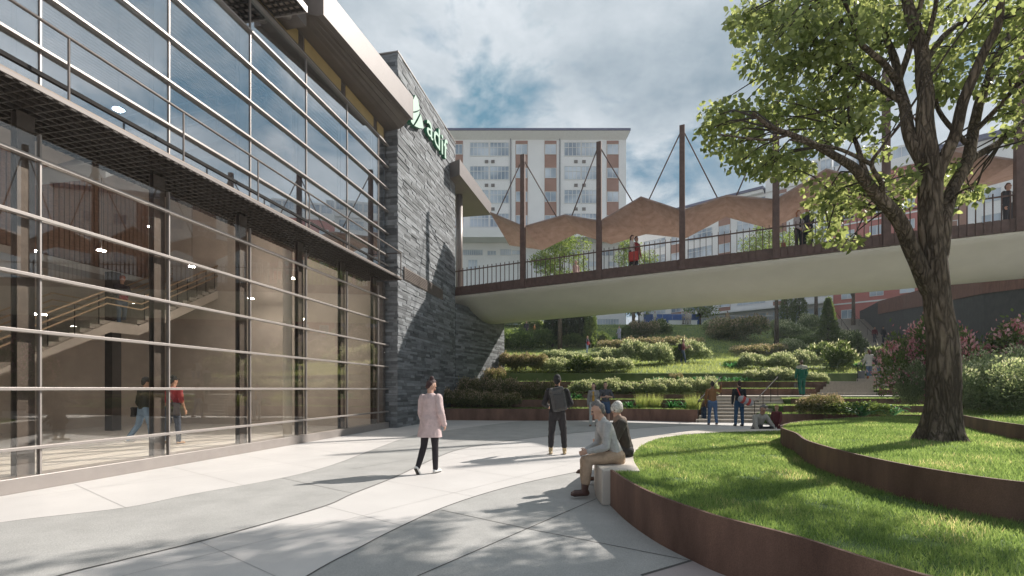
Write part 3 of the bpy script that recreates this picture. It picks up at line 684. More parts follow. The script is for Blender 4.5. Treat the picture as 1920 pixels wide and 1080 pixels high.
# ================================================================== BUILDINGS BEYOND
M_render = pm('white_render', (.73,.72,.72), .85, .05, .4)
M_brownp = pm('brown_panel', (.30,.165,.125), .85, .08, .6)
M_pink = pm('pink_render', (.44,.155,.135), .85, .07, .5)
M_frame = pm('white_frame', (.62,.62,.62), .5, .04)
M_roofd = pm('roof_edge', (.085,.09,.16), .6, .1)
M_wglass = pm('window_pane', (.20,.25,.32), .08, .9, .35, base2=(.60,.65,.72), detail=1, spec=.8)
def bfac(org, u, n):
    def q(a, o_, h): return Vector((org[0]+u[0]*a+n[0]*o_, org[1]+u[1]*a+n[1]*o_, h))
    return q
def bbox(b, q, a0,a1,o0,o1,h0,h1): return b.hexa([q(a0,o1,h0),q(a1,o1,h0),q(a1,o0,h0),q(a0,o0,h0),q(a0,o1,h1),q(a1,o1,h1),q(a1,o0,h1),q(a0,o0,h1)])
def window(q, par, a0, a1, h0, h1, nx=2, ny=1, f=.07):
    b = MB()
    for i in range(nx+1): a = a0+(a1-a0)*i/nx; bbox(b,q,a-f/2,a+f/2,.02,.09,h0,h1)
    for a_,c_ in zip(range(nx),range(nx)):
        l = a0+(a1-a0)*a_/nx+f/2; r = a0+(a1-a0)*(a_+1)/nx-f/2
        bbox(b,q,l,r,.02,.085,h0,h0+f); bbox(b,q,l,r,.02,.085,h1-f,h1)
        if ny > 1: hm = h0+(h1-h0)*.62; bbox(b,q,l,r,.02,.08,hm-f/2,hm+f/2)
    w_ = b.build('window', M_frame, par, fix=True)
    b = MB(); bbox(b,q,a0,a1,-.02,.03,h0+.01,h1-.01); b.build('pane', M_wglass, w_)
# --- white and brown block straight behind the bridge
DA = 78.0; qa = bfac((0,DA),(1,0),(0,-1)); ax = lambda px: (px-960)/FPX*DA; ah = lambda py: EYE+(HOR-py)/FPX*DA
ba = thing('apartment_block', 'tall white apartment block with brown window strips behind the left part of the bridge', 'building', (5,DA,10.6), 'apartment blocks beyond the bridge')
b = MB(); bbox(b,qa,ax(690),ax(1174),-14,0,10.0,ah(262)); b.build('wall', M_render, ba)
b = MB(); bbox(b,qa,ax(680),ax(1178),-15,1.6,ah(254),ah(250)); r_ = b.build('roof', M_roofd, ba)
b = MB(); b.hexa([qa(ax(690),0,ah(262)),qa(ax(1174),0,ah(262)),qa(ax(1174),-2,ah(262)),qa(ax(690),-2,ah(262)),qa(ax(681),1.5,ah(254)-.02),qa(ax(1177),1.5,ah(254)-.02),qa(ax(1177),-2,ah(254)-.02),qa(ax(681),-2,ah(254)-.02)]); b.build('eaves', pm('eaves_cream',(.68,.67,.66),.8,.05), ba)
strips_ = [(742,768),(853,868),(966.5,989.5),(1021,1043.5),(1137.5,1160)]
for x0,x1 in strips_:
    b = MB(); bbox(b,qa,ax(x0),ax(x1),-.1,.05,ah(440),ah(264)); b.build('brown_strip', M_brownp, ba)
def qs(o_): return lambda a,o,h: qa(a,o+o_,h)
for k in range(4):
    y0 = 44.4*k
    for x0,x1 in strips_: window(qs(.05), ba, ax(x0+1), ax(x1-1), ah(290+y0), ah(271+y0), 2)
    for x0,x1,nx in ((775,848,6),(881.5,916,5),(919,954,5),(1058,1088.5,4),(1090.5,1118.5,4)): window(qa, ba, ax(x0), ax(x1), ah(293+y0), ah(267+y0), nx, 2, .09)
    for x in (909,921,1076.5,1091.5):
        b = MB(); bbox(b,qa,ax(x),ax(x+6.5),.0,.12,ah(306+y0),ah(300.5+y0)); b.build('vent', pm('vent_grey',(.16,.14,.13),.7), ba)
for x in (957.5,1049.5):
    MB().tube([qa(ax(x),.12,ah(440)),qa(ax(x),.12,ah(258))], .11, 8).build('drainpipe', pm('pipe_grey',(.25,.25,.27),.5), ba)
b = MB(); bbox(b,qa,ax(700),ax(1178),0.0,3.2,ah(456),ah(440)); b.build('balcony_slab', M_render, ba)
for x0,x1,y0,y1,nx in ((863,905,479,468,12),(914,930,479,470,3),(938,958,479,467,6),(960,975,478,469,2),(878,895,505,487,3),(1000,1030,505,487,4),(1100,1118,500,490,2),(1120,1150,480,469,4),(1140,1155,500,490,2),(1060,1090,480,469,5)):
    window(qa, ba, ax(x0), ax(x1), ah(y1+9) if False else ah(y0), ah(y1), nx)
for x0,x1 in ((955,1012),(1120,1160)):
    window(qa, ba, ax(x0), ax(x1), ah(612), ah(598), 8)
b = MB(); bbox(b,qa,ax(1115),ax(1154),.01,.1,ah(621),ah(611)); b.build('garage_door', pm('garage_grey',(.18,.18,.17),.7), ba)
# --- diagonal street row on the right
Q0, QU, QN = (30.7,85.0), (.7474,-.6644), (-.6644,-.7474)
qb = bfac(Q0,QU,QN)
def bt(px): a = (px-960)/FPX; return (a*Q0[1]-Q0[0])/(QU[0]-a*QU[1])
def bh(px,py): d = Q0[1]+QU[1]*bt(px); return EYE+(HOR-py)/FPX*d
b1 = thing('apartment_block', 'white apartment block with brown bands whose roof slopes away behind the middle of the bridge', 'building', (38,78,10.6), 'apartment blocks beyond the bridge')
t0, t1 = -9, bt(1562); RT1 = bh(1434,352)
b = MB(); bbox(b,qb,t0,t1,-13,0,10.2,RT1-.9); b.build('wall', M_render, b1)
b = MB(); bbox(b,qb,t0-.5,bt(1434),-13.5,1.1,RT1-.4,RT1); b.build('roof', M_roofd, b1)
b = MB(); bbox(b,qb,t0,bt(1434)-.1,0,.9,RT1-.9,RT1-.42); b.build('eaves', pm('eaves_cream',(.52,.49,.45)), b1)
b = MB(); bbox(b,qb,bt(1436),t1-.05,-12,.25,RT1-.88,RT1+2.2); b.build('attic', M_render, b1)
cols = []; t = t0+1.0; k = 0
while t < t1-3:
    if k%2 == 0: cols.append((t,t+4.4,5,'w')); t += 5.4
    else: cols.append((t,t+1.9,2,'b')); t += 2.9
    k += 1
for a0,a1,nx,ty in cols:
    if ty == 'b': b = MB(); bbox(b,qb,a0,a1,-.1,.05,14.6,RT1-1); b.build('brown_strip', M_brownp, b1)
    for fl in range(6):
        h0 = 15.2+fl*3.05
        qq = (lambda o_: (lambda a,o,h: qb(a,o+o_,h)))(.05 if ty == 'b' else 0)
        window(qq, b1, a0+.08, a1-.08, h0, h0+(1.5 if ty=='b' else 1.75), nx, 2 if ty=='w' else 1)
    window(qb, b1, a0, a1, 12.0, 13.6, nx)
for k in range(6): a = bt(1450)+k*1.6; window(lambda a,o,h: qb(a,o+.25,h), b1, a, a+1.3, RT1+.3, RT1+1.8, 2)
b = MB(); bbox(b,qb,t0,t1,.0,1.6,14.0,14.3); b.build('balcony_slab', M_render, b1)
b2 = thing('apartment_block', 'red rendered apartment house with white top floor beside the big tree', 'building', (50,67,10.6), 'apartment blocks beyond the bridge')
t2, t3 = t1+.05, bt(1742); RP = 31.6
b = MB(); bbox(b,qb,t2,t3,-13,.1,10.2,RP); b.build('wall', M_pink, b2)
b = MB(); bbox(b,qb,t2,t3,-12,.35,RP+.02,RP+1.3); b.build('parapet', M_render, b2)
b = MB(); bbox(b,qb,t2,t3,-12,-1.4,RP+1.32,RP+3.6); b.build('attic', M_render, b2)
for k in range(5):
    a = t2+.5+k*2.1; window(lambda a,o,h: qb(a,o-1.4,h), b2, a, a+1.8, RP+1.7, RP+3.3, 2)
for fl in range(7):
    h0 = 11.6+fl*2.85
    b = MB(); bbox(b,qb,t2+.02,t3-.02,.1,.18,h0-.75,h0-.55); b.build('string_course', M_render, b2)
    for k in range(3): a = t2+1.0+k*3.3; window(lambda a,o,h: qb(a,o+.1,h), b2, a, a+1.5, h0, h0+1.3, 2)
b3 = thing('apartment_block', 'white apartment house at the far right with dark framed windows', 'building', (60,58,10.6), 'apartment blocks beyond the bridge')
t4, t5 = t3+.05, t3+30; RB = bh(1860,252)
b = MB(); bbox(b,qb,t4,t5,-13,.2,10.2,RB-.6); b.build('wall', M_render, b3)
b = MB(); bbox(b,qb,t4,t5,-13.4,.9,RB-.58,RB); b.build('roof', M_roofd, b3)
for fl in range(6):
    h0 = 12.2+fl*3.1
    for k in range(7): a = t4+1.0+k*3.9; window(lambda a,o,h: qb(a,o+.2,h), b3, a, a+1.7, h0, h0+1.6, 2)
for k in (0,2,4): b = MB(); bbox(b,qb,t4+.2+k*3.9,t4+3.6+k*3.9,.1,.24,14,RB-.7); b.build('brown_strip', M_brownp, b3)
# street edge: blue hoarding, low white wall, grey fence
hb = thing('site_hoarding', 'blue site hoarding along the street at the top of the slope', 'hoarding', (20.6,67.5,10.5))
for k in range(6): MB().box((19.2+k*1.35,67.6,11.25),(1.3,.06,1.5)).build('panel', pm('hoarding_blue',(.05,.12,.36),.6,.25,1.2), hb)
MB().box((22.6,67.64,12.05),(8.2,.05,.06)).build('top_rail', M_frame, hb)
lw = thing('low_wall', 'low white wall at the top of the lawn in front of the blue hoarding', 'wall', (23.5,66.4,10.4)); MB().box((23.6,66.4,10.55),(3.9,.4,.7)).build('wall', M_render, lw, bevel=.03); MB().box((23.6,66.4,10.94),(4.0,.5,.08)).build('coping', M_frame, lw)
fe = thing('grey_fence', 'grey street fence right of the dark round bush at the top of the slope', 'fence', (32.5,67.3,10.5))
for k in range(7): MB().box((29.6+k*1.1,67.3,11.1),(1.06,.05,1.15)).build('panel', pm('fence_grey',(.24,.24,.25),.6,.1,2), fe)
MB().box((32.9,67.34,11.72),(7.8,.06,.06)).build('top_rail', M_frame, fe)
# ================================================================== VEGETATION
L_tree = leaf('tree_leaf', (.075,.105,.04), (.20,.235,.115), .6)
L_bg = leaf('young_tree_leaf', (.06,.10,.025), (.16,.21,.06), .45)
L_pale = leaf('pale_shrub_leaf', (.10,.145,.08), (.26,.305,.185), .42)
L_bloom = leaf('pale_shrub_bloom', (.33,.36,.26), (.53,.55,.45), .4)
L_red = leaf('reddish_shrub_leaf', (.065,.085,.04), (.19,.185,.095), .38)
L_redtip = leaf('reddish_shrub_tip', (.26,.20,.15), (.45,.37,.30), .3)
L_green = leaf('green_shrub_leaf', (.045,.08,.025), (.14,.19,.065), .4)
L_dark = leaf('dark_conifer', (.014,.028,.012), (.045,.07,.025), .25)
L_strap = leaf('strap_leaf', (.02,.085,.028), (.05,.17,.06), .35)
L_pink = leaf('pink_blossom', (.34,.10,.14), (.62,.42,.47), .3)
L_redbl = leaf('red_blossom', (.20,.035,.045), (.42,.12,.12), .35)
L_grass = leaf('grass_blade', (.06,.115,.034), (.215,.295,.115), .45)
for n_ in L_grass.node_tree.nodes:
    if n_.type == 'VALTORGB': e_ = n_.color_ramp.elements.new(.9); e_.color = (.205,.285,.11,1); n_.color_ramp.elements[2].color = (.46,.42,.27,1)
L_hgrass = leaf('slope_grass', (.11,.16,.045), (.30,.34,.15), .5)
def bark_mat():
    m = bpy.data.materials.new('bark'); m.use_nodes = True; t = m.node_tree; p = t.nodes['Principled BSDF']; p.inputs['Roughness'].default_value = .9; sock(p,'Specular IOR Level','Specular').default_value = .2
    co = t.nodes.new('ShaderNodeTexCoord'); mp = t.nodes.new('ShaderNodeMapping'); mp.inputs['Scale'].default_value = (1,1,.2); t.links.new(co.outputs['Object'], mp.inputs[0])
    nz = t.nodes.new('ShaderNodeTexNoise'); nz.inputs['Scale'].default_value = 7; nz.inputs['Detail'].default_value = 6; t.links.new(mp.outputs[0], nz.inputs['Vector'])
    mxv = t.nodes.new('ShaderNodeMix'); mxv.data_type = 'VECTOR'; mxv.inputs['Factor'].default_value = .2; t.links.new(mp.outputs[0], mxv.inputs['A']); t.links.new(nz.outputs['Color'], mxv.inputs['B'])
    vo = t.nodes.new('ShaderNodeTexVoronoi'); vo.feature = 'DISTANCE_TO_EDGE'; vo.inputs['Scale'].default_value = 17; t.links.new(mxv.outputs['Result'], vo.inputs['Vector'])
    r1 = t.nodes.new('ShaderNodeValToRGB'); e = r1.color_ramp.elements; e[0].position = .0; e[0].color = (.07,.052,.038,1); e[1].position = .26; e[1].color = (.215,.165,.125,1); t.links.new(vo.outputs['Distance'], r1.inputs[0])
    n2 = t.nodes.new('ShaderNodeTexNoise'); n2.inputs['Scale'].default_value = 4; n2.inputs['Detail'].default_value = 8; t.links.new(mp.outputs[0], n2.inputs['Vector'])
    mr = t.nodes.new('ShaderNodeMapRange'); mr.inputs['From Min'].default_value = .3; mr.inputs['From Max'].default_value = .7; mr.inputs['To Min'].default_value = .55; mr.inputs['To Max'].default_value = 1.35; t.links.new(n2.outputs['Fac'], mr.inputs['Value'])
    sc = t.nodes.new('ShaderNodeVectorMath'); sc.operation = 'SCALE'; t.links.new(r1.outputs[0], sc.inputs[0]); t.links.new(mr.outputs[0], sc.inputs['Scale']); t.links.new(sc.outputs[0], p.inputs['Base Color'])
    ad = t.nodes.new('ShaderNodeMath'); ad.operation = 'MULTIPLY_ADD'; ad.inputs[1].default_value = 2.2; t.links.new(vo.outputs['Distance'], ad.inputs[0]); t.links.new(n2.outputs['Fac'], ad.inputs[2])
    b = t.nodes.new('ShaderNodeBump'); b.inputs['Strength'].default_value = 1; b.inputs['Distance'].default_value = .05; t.links.new(ad.outputs[0], b.inputs['Height']); t.links.new(b.outputs[0], p.inputs['Normal']); return m
M_bark = bark_mat()
M_twig = pm('twig', (.045,.033,.025), .9, .3, 10)
def nrm(a): return a/np.maximum(np.linalg.norm(a,axis=1,keepdims=True),1e-9)
def rnd(g, n): return nrm(g.normal(size=(n,3)))
def np_mesh(name, V, nq, idx, tint, mati=None):
    me = bpy.data.meshes.new(name); nf = len(idx); k = idx.shape[1]
    me.vertices.add(len(V)); me.vertices.foreach_set('co', V.astype(np.float32).ravel())
    me.loops.add(nf*k); me.loops.foreach_set('vertex_index', idx.astype(np.int32).ravel())
    me.polygons.add(nf); me.polygons.foreach_set('loop_start', (np.arange(nf)*k).astype(np.int32)); me.polygons.foreach_set('loop_total', np.full(nf,k,np.int32))
    if mati is not None: me.polygons.foreach_set('material_index', mati.astype(np.int32))
    me.update(calc_edges=True); a = me.attributes.new('tint','FLOAT','FACE'); a.data.foreach_set('value', tint.astype(np.float32)); return me
def leaves(name, C, D, Nn, size, asp, tint, mati=None, fold=.18):
    # every leaf: two quads folded along its midrib (base, widest, shoulder, tip)
    n = len(C); D = nrm(D); Nn = nrm(Nn-D*np.sum(D*Nn,1,keepdims=True)); X = np.cross(D,Nn); s = size[:,None]; a = asp
    base = C; tip = C+D*s; m1 = C+D*s*.35; 
    l1 = C+D*s*.28+X*s*a*.5+Nn*s*fold; l2 = C+D*s*.68+X*s*a*.36+Nn*s*fold*.7
    r1 = C+D*s*.28-X*s*a*.5+Nn*s*fold; r2 = C+D*s*.68-X*s*a*.36+Nn*s*fold*.7
    V = np.stack([base,l1,l2,tip,r2,r1],1).reshape(-1,3)
    b = np.arange(n)[:,None]*6
    idx = np.concatenate([b+np.array([0,3,2,1]), b+np.array([0,5,4,3])],1).reshape(-1,4)
    return np_mesh(name, V, n, idx, np.repeat(tint,2), None if mati is None else np.repeat(mati,2))
def blades(name, B, H, lean, wd, tint):
    n = len(B); a = NR.uniform(0,2*np.pi,n); X = np.stack([np.cos(a),np.sin(a),np.zeros(n)],1)*wd[:,None]/2
    T = B+lean*H[:,None]; T[:,2] = B[:,2]+H
    V = np.stack([B-X,B+X,T],1).reshape(-1,3); return np_mesh(name, V, n, (np.arange(n)[:,None]*3+np.arange(3)), tint)
# ------------------------------------------------------------------ lawns
def in_poly(x, y, poly):
    ins = np.zeros(len(x), bool); n = len(poly)
    for i in range(n):
        x1,y1 = poly[i][:2]; x2,y2 = poly[(i+1)%n][:2]
        if y1 == y2: continue
        ins ^= ((y1 > y) != (y2 > y)) & (x < (x2-x1)*(y-y1)/(y2-y1)+x1)
    return ins
def lawn(name, poly, z, x0,x1,y0,y1, n, hmin, hmax, wmin, excl=None, mat=None):
    x = NR.uniform(x0,x1,n*3); y = y0+(y1-y0)*NR.uniform(0,1,n*3)
    d = np.hypot(x,y); keep = NR.uniform(0,1,n*3) < np.clip((4.2/np.maximum(d,2.0))**1.15,.0,1)
    keep &= in_poly(x,y,poly) & (np.abs(x) < 1.5*y+3.0)
    if excl is not None: keep &= ~in_poly(x,y,excl)
    x, y = x[keep], y[keep]; d = d[keep]
    q_ = np.array([mnoise.noise(Vector((a*2.3+40,c*2.3,0))) for a,c in zip(x,y)]); kk = NR.uniform(0,1,len(x)) > np.clip((q_-.28)*4,0,.8); x, y, d = x[kk], y[kk], d[kk]; m = len(x)
    B = np.stack([x,y,np.full(m,z)],1); patch = np.array([mnoise.noise(Vector((a*1.3,c*1.3,0))) for a,c in zip(x,y)])
    H = NR.uniform(hmin,hmax,m)*(1+.25*patch); lean = NR.normal(size=(m,3))*.38; lean[:,2] = 0
    wd = wmin*np.clip(d/4,1,2.6)*NR.uniform(.8,1.3,m)
    me = blades(name, B, H, lean, wd, np.clip(NR.uniform(0,1,m)*.7+.2+patch*.35,0,1))
    return tag(obj(name, me, mat or L_grass), kind='stuff')
lawn('lawn_grass', lawn1, H1-.03, .8,16,1,12.6, 330000, .028,.058,.006, excl=offset(W2,.0)+[(16,5),(18,10),(17,13.5)])
lawn('lawn_grass', lawn2, H2-.03, 3.6,16,2,13.6, 240000, .028,.058,.006, excl=offset(W3,-.02)+[(18,6),(22,10),(21,16)])
lawn('lawn_grass', lawn3, H3-.03, 7,22,3,16, 160000, .03,.07,.006)
# terraces: short grass along every strip
Bs = []
for o in [o for o in COL.objects if o.name.startswith('planting_bed') and o.parent and o.parent.name.startswith('terrace')]:
    poly = o.data.polygons[1]; vs = [o.data.vertices[i].co for i in poly.vertices]; z = max(v.co.z for v in o.data.vertices)
    pl_ = [(v.x,v.y) for v in vs]; xa = [p[0] for p in pl_]; ya = [p[1] for p in pl_]; n = int((max(xa)-min(xa))*650)
    x = NR.uniform(min(xa),max(xa),n); y = NR.uniform(min(ya),max(ya),n); k = in_poly(x,y,pl_); Bs.append(np.stack([x[k],y[k],np.full(k.sum(),z)],1))
B_ = np.concatenate(Bs); m = len(B_); ln_ = NR.normal(size=(m,3))*.4
tag(obj('terrace_grass', blades('terrace_grass', B_, NR.uniform(.05,.11,m), ln_, NR.uniform(.018,.03,m), NR.uniform(0,1,m)), L_grass), kind='stuff')
n = 90000; x = NR.uniform(-2,42,n); y = 29.4+36.5*NR.uniform(0,1,n)**1.25; k = (x < .75*y+2); x, y = x[k], y[k]; m = len(x)
B_ = np.stack([x,y,np.array([hz(a,c) for a,c in zip(x,y)])-.02],1); pt = np.array([mnoise.noise(Vector((a*.35,c*.35,3))) for a,c in zip(x,y)])
tag(obj('slope_grass', blades('slope_grass', B_, NR.uniform(.10,.24,m)*(1+.5*pt), NR.normal(size=(m,3))*.35, NR.uniform(.03,.055,m), np.clip(.45+.5*pt+NR.normal(size=m)*.18,0,1)), L_hgrass), kind='stuff')
# ------------------------------------------------------------------ shrubs
def shrub_mesh(name, n, rx, ry, rz, size, seed, tips=.35, lumps=9, asp=.55, clus=False):
    g = np.random.default_rng(seed); Cs = []; Ds = []; Rr = []
    for i in range(lumps):
        a = g.uniform(0,2*np.pi); r = np.sqrt(g.uniform(0,1))*.74
        c = np.array([np.cos(a)*r*rx, np.sin(a)*r*ry, rz*(.22+.44*g.uniform()*(1-.55*r))]); lr = np.array([rx,ry,rz])*g.uniform(.22,.46); lr[2] = rz*g.uniform(.24,.46)
        m = n//lumps; d = rnd(g,m); d[:,2] = np.where(d[:,2] < -.45, -d[:,2], d[:,2]); rad = 1-np.abs(g.normal(size=m))*.22+g.normal(size=m)*.06+(g.uniform(0,1,m) < .07)*g.uniform(.05,.4,m)
        Cs.append(c+d*lr*rad[:,None]); Ds.append(d); Rr.append(rad)
    C = np.concatenate(Cs); D = np.concatenate(Ds); rad = np.concatenate(Rr); C[:,2] = np.maximum(C[:,2], .03)
    m = len(C); dirs = nrm(D*.8+g.normal(size=(m,3))*.55+np.array([0,0,.35])); nn = nrm(D+g.normal(size=(m,3))*.5)
    t = np.clip(g.uniform(0,1,m),0,1); top = ((C[:,2] > rz*.45) & (rad > .9) & (D[:,2] > .1) & (g.uniform(0,1,m) < tips)).astype(int)
    if clus: cn_ = np.array([mnoise.noise(Vector(c*3.2)) for c in C]); top = ((rad > .86) & (D[:,2] > -.35) & (cn_ > -.12) & (g.uniform(0,1,m) < tips)).astype(int)
    return leaves(name, C, dirs, nn, g.uniform(.7,1.3,m)*size, asp, t, top)
SH = {}; DIM = {}
def proto_mesh(kind):
    if kind in SH: return SH[kind]
    cfg = {'pale': (6000,.95,.75,.85,.075,11,.4,[L_pale,L_bloom]), 'white': (6000,.95,.75,.85,.07,12,.65,[L_pale,L_bloom]), 'red': (6000,.95,.8,.95,.075,13,.6,[L_red,L_redtip]),
           'green': (6000,1.1,.9,.9,.085,14,0,[L_green,L_green]), 'fern': (4600,.95,.8,1.1,.16,15,.3,[L_green,L_bloom]), 'bigred': (16000,1.2,1.1,1.2,.06,16,.55,[L_red,L_redtip]), 'bigpale': (18000,1.1,1.05,1.15,.05,17,.35,[L_pale,L_bloom]),
           'rhodo': (18000,1.4,1.3,2.4,.085,18,.9,[L_green,L_pink]), 'rhodored': (16000,1.4,1.3,2.4,.085,19,.9,[L_green,L_redbl])}[kind]
    n,rx,ry,rz,size,seed,tips,mats = cfg
    me = shrub_mesh(kind+'_shrub', n,rx,ry,rz,size,seed,tips, asp=.3 if kind=='fern' else .55, lumps=22 if kind.startswith(('rhodo','big')) else 18, clus=kind.startswith('rhodo')); DIM[kind] = (rx,ry,rz)
    for q in mats: me.materials.append(q)
    SH[kind] = me; return me
NAMES = {'pale':'pale_shrub','white':'white_flowering_shrub','red':'reddish_shrub','green':'green_shrub','fern':'ferny_shrub','bigred':'reddish_shrub','bigpale':'pale_shrub','rhodo':'rhododendron','rhodored':'rhododendron'}
GR = {'pale':'pale grey green shrubs','white':'white topped hedge shrubs','red':'brown tipped shrubs','green':'green shrubs','fern':'ferny shrubs','bigred':'brown tipped shrubs','bigpale':'pale grey green shrubs','rhodo':'flowering rhododendrons','rhodored':'flowering rhododendrons'}
def shrub(kind, p, wd, hgt, label, dp=None):
    o = bpy.data.objects.new(NAMES[kind], proto_mesh(kind)); COL.objects.link(o); o.location = Vector(p)-Vector((0,0,.04*hgt)); rx,ry,rz_ = DIM[kind]
    o.scale = (wd/2*1.06/rx, (dp or wd)/2/ry, hgt*1.06/rz_*rng.uniform(.82,1.25)); o.rotation_euler = (0,0,rng.uniform(-.35,.35)+(math.pi if rng.random()<.5 else 0))
    return tag(o, label, 'shrub', GR[kind])
def pxw(w_, d): return w_/FPX*d
def at(px, d, h): return Vector(((px-960)/FPX*d, d, h))
# left group in front of the slate wall
for px,d,h,w_,hp,l in ((862,23.7,.53,72,42,'brown tipped shrub at the left end of the lowest terrace, against the slate wall'),(908,23.5,.53,66,44,'brown tipped shrub on the lowest terrace, second from the slate wall'),(948,23.4,.53,58,40,'brown tipped shrub on the lowest terrace, right end of the left clump'),
    (888,24.9,.93,64,46,'brown tipped shrub on the second terrace closest to the slate wall'),(938,24.7,.93,66,44,'brown tipped shrub on the second terrace behind the lowest clump'),(985,24.6,.93,60,42,'brown tipped shrub on the second terrace left of the man with the backpack'),(1022,24.8,.93,46,36,'brown tipped shrub directly behind the man with the backpack'),
    (925,28.3,1.9,46,36,'small dark shrub at the foot of the abutment wall'),(1266,28.4,1.88,26,22,'small round brown shrub alone on the bed behind the white hedge')):
    shrub('red', at(px,d,h), pxw(w_,d), pxw(hp,d), l, 1.3)
for px,d,h,w_,hp,k,l in ((1095,26.0,1.18,60,24,'pale','pale shrub on the third terrace behind the standing couple'),(1140,26.0,1.18,62,28,'pale','pale shrub on the third terrace right behind the man with folded arms'),(1190,25.9,1.18,64,28,'pale','pale shrub on the third terrace left of the white hedge'),
    (1236,25.7,1.18,66,30,'white','white topped shrub on the third terrace, left end of the white hedge'),(1283,25.5,1.18,66,32,'white','white topped shrub on the third terrace beside the brown sweater man'),(1330,25.3,1.18,52,32,'white','white topped shrub above the left handrail of the lower stairs'),
    (1412,28.6,1.88,58,24,'white','white topped shrub at the left end of the hedge above the landing'),(1455,28.6,1.88,60,26,'white','white topped shrub in the hedge above the man with the duffel bag'),(1500,28.5,1.88,62,25,'white','white topped shrub in the hedge behind the green worker'),(1538,28.4,1.88,42,22,'white','white topped shrub at the right end of the hedge beside the stairs')):
    shrub(k, at(px,d,h), pxw(w_,d), pxw(hp,d), l, 1.2)
hill = ((965,698,56,32,'red','brown tipped shrub at the left end of the sunny lawn by the abutment wall'),(1003,697,44,28,'red','brown tipped shrub second from the abutment wall on the lawn edge'),
 (1045,698,60,26,'white','whitish shrub on the lawn edge above the man with the backpack'),(1088,698,56,24,'fern','ferny plant on the lawn edge above the standing woman'),(1128,698,56,25,'white','whitish shrub on the lawn edge above the man with folded arms'),(1166,697,50,22,'pale','pale shrub ending the row on the lawn edge'),
 (1040,676,52,20,'pale','pale shrub around the foot of the young tree on the left'),(1080,676,50,18,'pale','pale shrub right of the young tree on the left'),(1118,674,40,15,'pale','pale shrub in front of the path and the woman with the red bag'),
 (1150,684,56,34,'pale','pale shrub at the left end of the big hedge on the slope'),(1192,684,60,36,'pale','second pale shrub of the big hedge on the slope'),(1234,684,60,36,'pale','third pale shrub of the big hedge, left of the man with the rucksack'),(1298,681,62,34,'pale','pale shrub right of the man with the rucksack'),(1262,682,50,35,'green','green shrub behind the legs of the man with the rucksack'),
 (1150,656,54,22,'red','brown tipped shrub beside the path behind the woman with the red bag'),(1200,655,58,24,'red','brown tipped shrub on the slope above the hedge, in the middle'),(1250,654,60,25,'red','brown tipped shrub on the slope behind the head of the man with the rucksack'),(1295,655,44,22,'red','brown tipped shrub ending the upper row on the slope'),
 (1205,634,52,28,'red','pinkish brown shrub under the thin trees at the top of the slope'),(1235,626,46,22,'fern','ferny shrub near the low white wall at the top of the slope'),(1180,634,44,20,'green','green shrub left of the thin trees at the top of the slope'),
 (1352,620,60,24,'white','white flecked bush on top of the dark round bush at the slope top'),(1385,638,92,42,'red','big dark round bush near the top of the slope'),(1350,636,44,24,'red','brown bush touching the left side of the big dark bush'),
 (1405,668,60,26,'red','dark brown shrub left of the right young tree'),(1445,666,54,26,'red','brown shrub at the foot of the right young tree'),(1490,664,56,22,'pale','pale shrub right of the right young tree'),
 (1412,692,56,30,'pale','rounded pale shrub at the left of the row above the white hedge'),(1462,694,64,36,'pale','rounded pale shrub in the middle of the row above the white hedge'),(1512,692,56,32,'pale','rounded pale shrub at the right of the row behind the green worker'),(1374,688,30,14,'green','small green plant left of the rounded pale shrubs'),
 (1480,634,60,24,'pale','pale shrub on the upper slope right of the young tree'),(1520,618,50,22,'pale','pale shrub at the top of the slope near the spruce'),(1460,616,40,16,'white','white flecked shrub at the top of the slope behind the young tree'),(1540,640,44,18,'pale','pale shrub left of the spruce foot'),(1505,648,50,18,'green','green shrub on the slope below the pale ones'),
 (1575,692,56,40,'fern','ferny shrub in front of the tall spruce'),(1540,676,50,32,'fern','ferny shrub left of the tall spruce'),(1600,668,50,34,'fern','ferny shrub right of the tall spruce'),(1640,690,44,30,'fern','ferny shrub behind the mother in the white coat'),(1668,684,40,34,'green','leafy green shrub right of the child on the stairs'),(1590,640,40,24,'pale','pale shrub beside the upper stairs'),
 (960,655,110,34,'green','large dark green mound behind the abutment wall'),(1010,652,60,28,'green','green mound left of the dark cypresses'),(1000,618,44,18,'fern','light ferny shrub at the top left of the slope'),(965,612,50,20,'pale','pale shrub at the top left corner of the slope'),(1085,652,60,22,'green','dark green shrub under the cypresses'),(1125,648,40,24,'green','green shrub at the right foot of the cypresses'))
for px,py,w_,hp,k,l in hill:
    p = HP(px,py); d = p.y; shrub(k, p, pxw(w_,d)*1.08, pxw(hp,d)*1.08, l, pxw(w_,d)*.8)
# foreground right
for kind,x,y,h,wd,hg,l in (('bigred',12.9,19.9,.4,1.9,.9,'large brown tipped shrub right of the lower stairs'),('green',13.9,19.2,.4,2.7,.55,'dark green spreading shrub behind the round lawn'),
   ('bigpale',10.9,10.6,.93,2.3,1.15,'big grey green shrub in the corner right of the tree trunk'),('bigpale',12.1,11.6,.93,2.4,1.3,'big grey green shrub beneath the pink flowers'),('bigpale',11.3,9.2,.93,2.0,1.05,'grey green shrub at the right edge of the picture'),('bigred',12.8,12.6,.93,2.6,1.5,'reddish shrub below the dark red blossoms'),
   ('bigpale',12.35,14.6,.9,1.3,1.4,'grey green shrub just left of the tree trunk'),
   ('rhodo',12.6,14.6,.9,2.6,2.45,'rhododendron with pink blossoms left of the tree trunk'),('rhodo',14.4,13.9,.9,3.2,2.6,'rhododendron with pink blossoms right of the tree trunk'),('rhodored',15.6,13.2,.9,3.0,2.4,'rhododendron with dark red blossoms at the right edge')):
    shrub(kind,(x,y,h),wd,hg,l)
